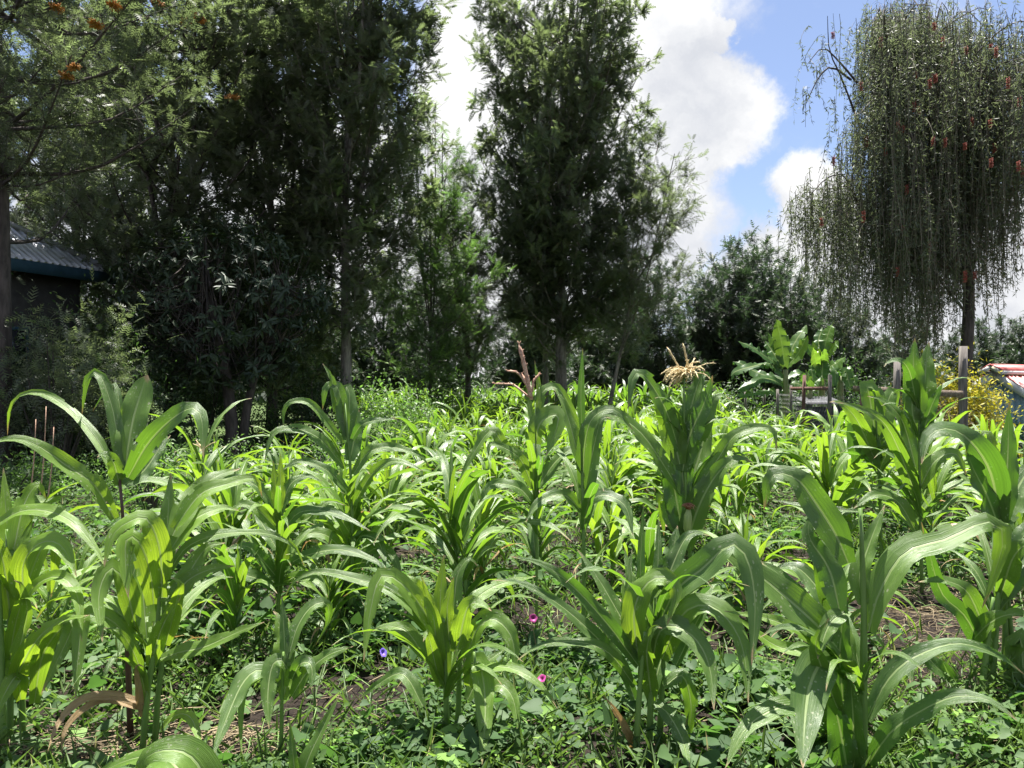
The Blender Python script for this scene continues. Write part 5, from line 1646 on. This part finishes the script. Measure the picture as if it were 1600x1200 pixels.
for i, (x, y, row) in enumerate(spots):
    z = float(gz(x, y))
    if i >= n_ind:
        rest_pts.append((x, y, z)); continue
    sc = r.uniform(.82, 1.18)
    if y < 9.2:
        kd = int(r.choice(len(NEARM), p=[.18, .15, .16, .13, .13, .08, .14, .03]))
        h = r.uniform(.78, 1.22) * (1.15 if x > .8 and y > 6 else 1) if y > 5 else r.uniform(.65, .95)
        if kd == 7: h = r.uniform(1.35, 1.6)
        sc = h / NEARH[kd]
        t = thing('maize_plant', '', 'maize plant', (x, y, z), r.uniform(0, 6.28), 'maize plants growing in the field')
        t.scale = (sc, sc, sc)
        for nm, me in NEARM[kd]:
            link(nm, me, t)
    else:
        kd = int(r.integers(len(MIDM))); h = (r.uniform(.85, 1.22) if r.random() < .9 else r.uniform(1.2, 1.5)) * (1.08 if (x / y > .12 and y < 12) else 1.0); h = min(h, 1.6 - (24 + r.uniform(0, 40)) / F * y); sc = h / MIDH[kd]
        t = link('maize_plant', MIDM[kd], None, (x, y, z)); t.rotation_euler = (0, 0, r.uniform(0, 6.28)); t.scale = (sc, sc, sc)
        tag(t, None, 'maize plant', 'maize plants growing in the field')
    px_ = x / y * F + 800
    lmk = min(landmarks, key=lambda l: abs(l[0] - px_))[1]
    cells.setdefault((row, lmk), []).append((x, h, t, kd))
for (row, lmk), mem in cells.items():
    mem.sort(key=lambda m: m[0])
    for q, (x, h, t, kd) in enumerate(mem):
        size = 'tall' if h > 1.15 else ('short' if h < .88 else 'mid-height')
        lb = '%s maize plant, %s row back, below the %s' % (size, ordn[row], lmk)
        if len(mem) > 1:
            pos = ['left one', 'right one'] if len(mem) == 2 else ['left one', 'middle one', 'right one', 'far right one', 'last one', 'end one']
            lb += ', ' + pos[min(q, 5)]
        t['label'] = lb

# the field goes on beyond: plants past counting
FARP = [joined_arrays(grow_plant(np.random.default_rng(400 + i), h, 8, tn, 1, 6, C3, False, 1.3, 4, 4)).arrays() for i, (h, tn) in enumerate([(1.1, .4), (1.25, .2), (.95, .35), (1.3, .1)])]
pts = list(rest_pts)
for yy in np.arange(19.0, 26.0, .9):
    x = -.12 * yy
    while x < min(.30 * yy, fx(yy) - .5):
        pts.append((x + r.normal() * .08, yy + r.normal() * .12, 0.0)); x += r.uniform(.45, .75)
acc = Acc()
def far_scatter(acc, pts, sc):
    for x, y, z in pts:
        V, Fc, uv, tt = FARP[int(r.integers(4))]
        a_ = r.uniform(0, 6.28); s_ = r.uniform(.85, 1.2) * sc
        Rm = np.array([[math.cos(a_), math.sin(a_), 0], [-math.sin(a_), math.cos(a_), 0], [0, 0, 1]])
        acc.add(V @ Rm * s_ + [x, y, z], Fc, uv, tt)
far_scatter(acc, pts, 1.0)
tag(acc_o := link('maize_field', acc.build('maize_field', M_MAIZE)), 'young maize of the far rows merging into one green sheet before the trees', 'maize field', kind='stuff')
acc = Acc(); pts = []
for yy in np.arange(29.5, 40, .8):
    x = -.19 * yy
    while x < .28 * yy:
        pts.append((x + r.normal() * .1, yy + r.normal() * .15, 0.0)); x += r.uniform(.4, .7)
far_scatter(acc, pts, 1.15)
tag(link('tall_maize_field', acc.build('tall_maize_field', M_MAIZE)), 'sunlit dark green maize block seen between the trunks beyond the trees', 'maize field', kind='stuff')

# ------------------------------------------------------------------ ground cover
r = np.random.default_rng(500)
def dens(x, y):
    d1 = 1 - np.exp(-(((x - 2.75) / 1.0) ** 2 + ((y - 5.15) / 1.15) ** 2) ** 1.5)
    d2 = 1 - .9 * np.exp(-(((x + 1.75) / .7) ** 2 + ((y - 3.35) / .35) ** 2))
    d3 = .35 + .65 * (np.sin(x * 2.1 + y) * np.sin(y * 2.7 - x * 1.3) > -.15)
    return d1 * d2 * d3
def field_pts(n, y0, y1, power=1.0, edge=.72):
    y = y0 + (y1 - y0) * r.random(n) ** power
    x = r.uniform(-1, 1, n) * (edge * y + .5)
    kp = r.random(n) < dens(x, y)
    return x[kp], y[kp]
def cover(name, label, cat, tpl, n, y0, y1, zr, size, mat, power=1.0, tilt=.6, young=.04, seedz=1.0, up=0.0, shape=(1, 1, 1), patch=None):
    x, y = field_pts(n, y0, y1, power)
    if patch is not None:
        pm = np.sin(x * 1.9 + patch) * np.sin(y * 2.3 - patch * 2) + .5 * np.sin(x * 4.7 - y * 3.1 + patch)
        kp = r.random(len(x)) < 1 / (1 + np.exp(-4.5 * (pm + .25)))
        x, y = x[kp], y[kp]
    m_ = len(x)
    hump = .5 + .5 * np.sin(x * 3.1 * seedz + 1.3 * y) * np.sin(y * 3.7 - 1.1 * x * seedz)
    z = gz(x, y) + zr[0] + (zr[1] - zr[0]) * r.random(m_) * (.35 + .65 * hump)
    P = np.stack([x, y, z], 1)
    Nn = unit(np.array([0, 0, 1.0]) + rand_dirs(m_, r) * tilt)
    D = rand_dirs(m_, r); D[:, 2] = D[:, 2] * .3 + up; D = unit(D)
    tt = np.clip(.35 + .3 * np.sin(x * 1.7 + 2 * np.sin(y * 1.3)) + r.uniform(-.25, .25, m_), 0, .9)
    tt = np.where(r.random(m_) < young, 1.0, tt)
    V, Fc, tn = scatter(tpl[0] * shape, tpl[1], P, frames(D, Nn), r.uniform(size[0], size[1], m_), tt)
    tag(link(name, mesh(name, V, Fc, mat, None, tn, False)), label, cat, kind='stuff')
    return P
cover('creeper_ground_cover', 'heart-leaved creeper carpet between the maize stalks', 'creeper', HEART, 36000, 2.3, 9, (.02, .20), (.025, .10), M_VINE, 1.5, .75, patch=.6)
cover('weed_ground_cover', 'mat of small oval weed leaves over the soil', 'weeds', LEAF4, 64000, 2.3, 9.5, (.01, .26), (.018, .05), M_WEED, 1.35, .8, .08, 1.7, shape=(1, 1.3, 1), patch=2.7)
cover('far_weed_cover', 'low green weeds between the far maize rows', 'weeds', TRI, 46000, 8.5, 24, (.02, .28), (.05, .11), M_WEED, 1.0, .8, .1, .8, 0, (1, 1.7, 1))
cover('grass_ground_cover', 'thin grass blades among the weeds', 'grass', (TRI[0] * [1, .16, 1], TRI[1]), 26000, 2.3, 10, (.0, .06), (.10, .24), M_GRASS, 1.4, .9, .08, 1, .75)
# straw and uprooted stems on the bare patch and scattered elsewhere
a = Acc()
xy = np.vstack([np.stack([2.75 + r.normal(size=700) * .75, 5.1 + r.normal(size=700) * .8], 1), np.stack([-1.8 + r.normal(size=420) * .42, 3.38 + r.normal(size=420) * .13], 1),
                np.stack([r.uniform(-.6, 1, 700) * 4.5, 2.6 + r.random(700) * 6], 1)])
for x, y in xy:
    a_ = r.uniform(0, 6.28) if x > -1 else r.normal() * .4
    L = r.uniform(.08, .34)
    h_ = r.uniform(.005, .07)
    P = np.array([[x, y, 0], [x + math.cos(a_) * L * .5, y + math.sin(a_) * L * .5, r.uniform(-.01, .04)], [x + math.cos(a_ + r.normal() * .4) * L, y + math.sin(a_ + r.normal() * .4) * L, r.uniform(-.02, .02)]])
    P[:, 2] += gz(P[:, 0], P[:, 1]) + h_
    V, Fc, uv = tube(spline(P, 5), r.uniform(.0012, .0035), 3, False); a.add(V, Fc, uv)
tag(link('straw_litter', a.build('straw_litter', M_STRAW)), 'dry straw and uprooted weed stems lying on the soil', 'straw', kind='stuff')
# trailing vine stems
a = Acc()
for i in range(260):
    y0 = 2.6 + 5.5 * r.random() ** 1.3; x0 = r.uniform(-.72, .72) * y0
    th = r.uniform(0, 6.28); P = [[x0, y0, float(gz(x0, y0)) + .03]]
    for q in range(7):
        th += r.normal() * .6; px_, py_ = P[-1][0] + math.cos(th) * .07, P[-1][1] + math.sin(th) * .07
        P.append([px_, py_, float(gz(px_, py_)) + r.uniform(.02, .16)])
    V, Fc, uv = tube(spline(P, 14), .0022, 3, False); a.add(V, Fc, uv)
tag(link('trailing_vines', a.build('trailing_vines', M_STALK)), 'thin green vine stems trailing through the weeds', 'vines', kind='stuff')
# tall leafy weeds (single plants one can tell apart)
TS = 'leafy weeds between the front clumps'
wsp = [(470, 1060, 'leafy weed sprig between the small plant and the bushy clump'), (560, 960, 'weed sprig near the blue flower'), (980, 1130, 'leafy weed at the foot of the drooping fan clump'), (1440, 1140, 'pointed-leaf weed below the bare soil patch'), (1180, 1090, 'green weed between fan clump and thick stem'),
       (660, 1130, 'big-leaved weed above the pink flower at the front edge'), (870, 1040, 'weed sprig beside the maroon flower'), (120, 1010, 'weed sprig behind the straw'), (1540, 1060, 'leafy weed beside the dark thick stalks'), (330, 1040, 'weed sprig under the dry brown maize leaves'), (760, 1010, 'weed sprig between the two central front clumps'), (1260, 960, 'weed sprig on the edge of the bare soil')]
big = oval_tpl(.55, .10, .22)
for px, py, lb in wsp:
    dd = EYE * F / (py - 600); x = px_x(px, dd)
    t = thing('leafy_weed', lb, 'weed', (x, dd, float(gz(x, dd))), group=TS)
    H_ = r.uniform(.16, .30)
    V, Fc, uv = tube(spline([[0, 0, -.02], [.01, 0, H_ * .5], [r.normal() * .03, r.normal() * .03, H_]], 6), np.linspace(.004, .002, 6), 5); link('stem', mesh('stem', V, Fc, M_STALK, uv), t)
    wl = mesh('leaf', big[0], big[1], M_VINE, None, np.full(8, r.uniform(.4, .9)))
    for q in range(11):
        o = link('leaf', wl, t); o.location = (0, 0, H_ * (.25 + .75 * q / 11)); o.rotation_euler = (r.normal() * .2, r.uniform(-.3, .35), q * 2.4); s_ = r.uniform(.07, .12) * (1.1 - .4 * q / 11); o.scale = (s_,) * 3
# bare dry twigs by the edge trunk
for px, py0, py1, lb in ((52, 660, 705, 'leftmost bare twig standing before the dark shrub'), (68, 640, 700, 'longest reddish bare twig before the dark shrub'), (80, 672, 702, 'shortest bare twig before the dark shrub')):
    p1 = U(px + 4, py0 - 5, 9.4); p0 = U(px - 9, py1 + 25, 9.4); p0[2] = 0
    V, Fc, uv = tube(spline([p0, (p0 + p1) / 2 + [.02, 0, 0], p1], 7), np.linspace(.010, .004, 7), 6)
    tw = link('bare_twig', mesh('bare_twig', V, Fc, M_TASSELR)); tag(tw, lb, 'twig', group='bare twigs')
# morning glories
M_MAG = plain_mat('magenta_petal', (0.32, 0.02, 0.17), (0.45, 0.05, 0.26), 30, .5)
M_VIO = plain_mat('violet_petal', (0.10, 0.06, 0.42), (0.20, 0.12, 0.55), 30, .5)
M_MAR = plain_mat('maroon_petal', (0.20, 0.01, 0.10), (0.32, 0.03, 0.18), 30, .5)
M_PALE = plain_mat('pale_throat', (0.55, 0.40, 0.50), (0.75, 0.62, 0.70), 30, .5)
for px, py, dd, mt, ang, lb in ((585, 1176, 3.25, M_MAG, (-.5, 0, 0), 'pink-purple morning glory facing up at the front edge'), (833, 966, 4.1, M_MAR, (1.1, 0, .2), 'maroon morning glory beside the many-leaved fan clump'), (598, 1020, 3.8, M_VIO, (.5, 1.0, 0), 'blue-violet morning glory seen from the side'),
                                (1475, 1108, 3.7, M_MAR, (.6, .6, 0), 'small maroon morning glory near the bare soil patch'), (847, 1061, 3.7, M_MAR, (.5, -.5, 0), 'tiny half-closed maroon morning glory low in the weeds'), (704, 766, 6.6, M_MAG, (1.2, 0, 0), 'small pink morning glory climbing in the middle rows')):
    p_ = U(px, py, dd)
    t = thing('morning_glory', lb, 'flower', tuple(p_), group='morning glories'); t.rotation_euler = ang
    rings = [(0.002, -.03), (.004, -.012), (.010, 0), (.024, .008), (.031, .007)]
    n_ = 20
    V = [[rr_ * (1 + (.07 * math.cos(5 * 2 * math.pi * q / n_) if ri > 2 else 0)) * math.cos(2 * math.pi * q / n_), rr_ * (1 + (.07 * math.cos(5 * 2 * math.pi * q / n_) if ri > 2 else 0)) * math.sin(2 * math.pi * q / n_), zz] for ri, (rr_, zz) in enumerate(rings) for q in range(n_)]
    Fc = [[ri * n_ + q, ri * n_ + (q + 1) % n_, (ri + 1) * n_ + (q + 1) % n_, (ri + 1) * n_ + q] for ri in range(4) for q in range(n_)]
    V = np.array(V) * (.72 if dd < 5 else 1.1)
    link('corolla', mesh('corolla', V, np.array(Fc)[n_:], mt), t)
    link('tube', mesh('tube', V * 1.0, np.array(Fc)[:n_], M_PALE), t)
    Ri = np.array(t.rotation_euler.to_matrix().inverted())
    gl = Ri @ (np.array([p_[0] + .05, p_[1] + .03, 0.0]) - p_)
    V, Fc, uv = tube(spline([np.array([0, 0, -.020]), np.array([0, 0, -.04]), gl], 8), .0015, 5, False); link('stalk', mesh('stalk', V, Fc, M_STRAW, uv), t)
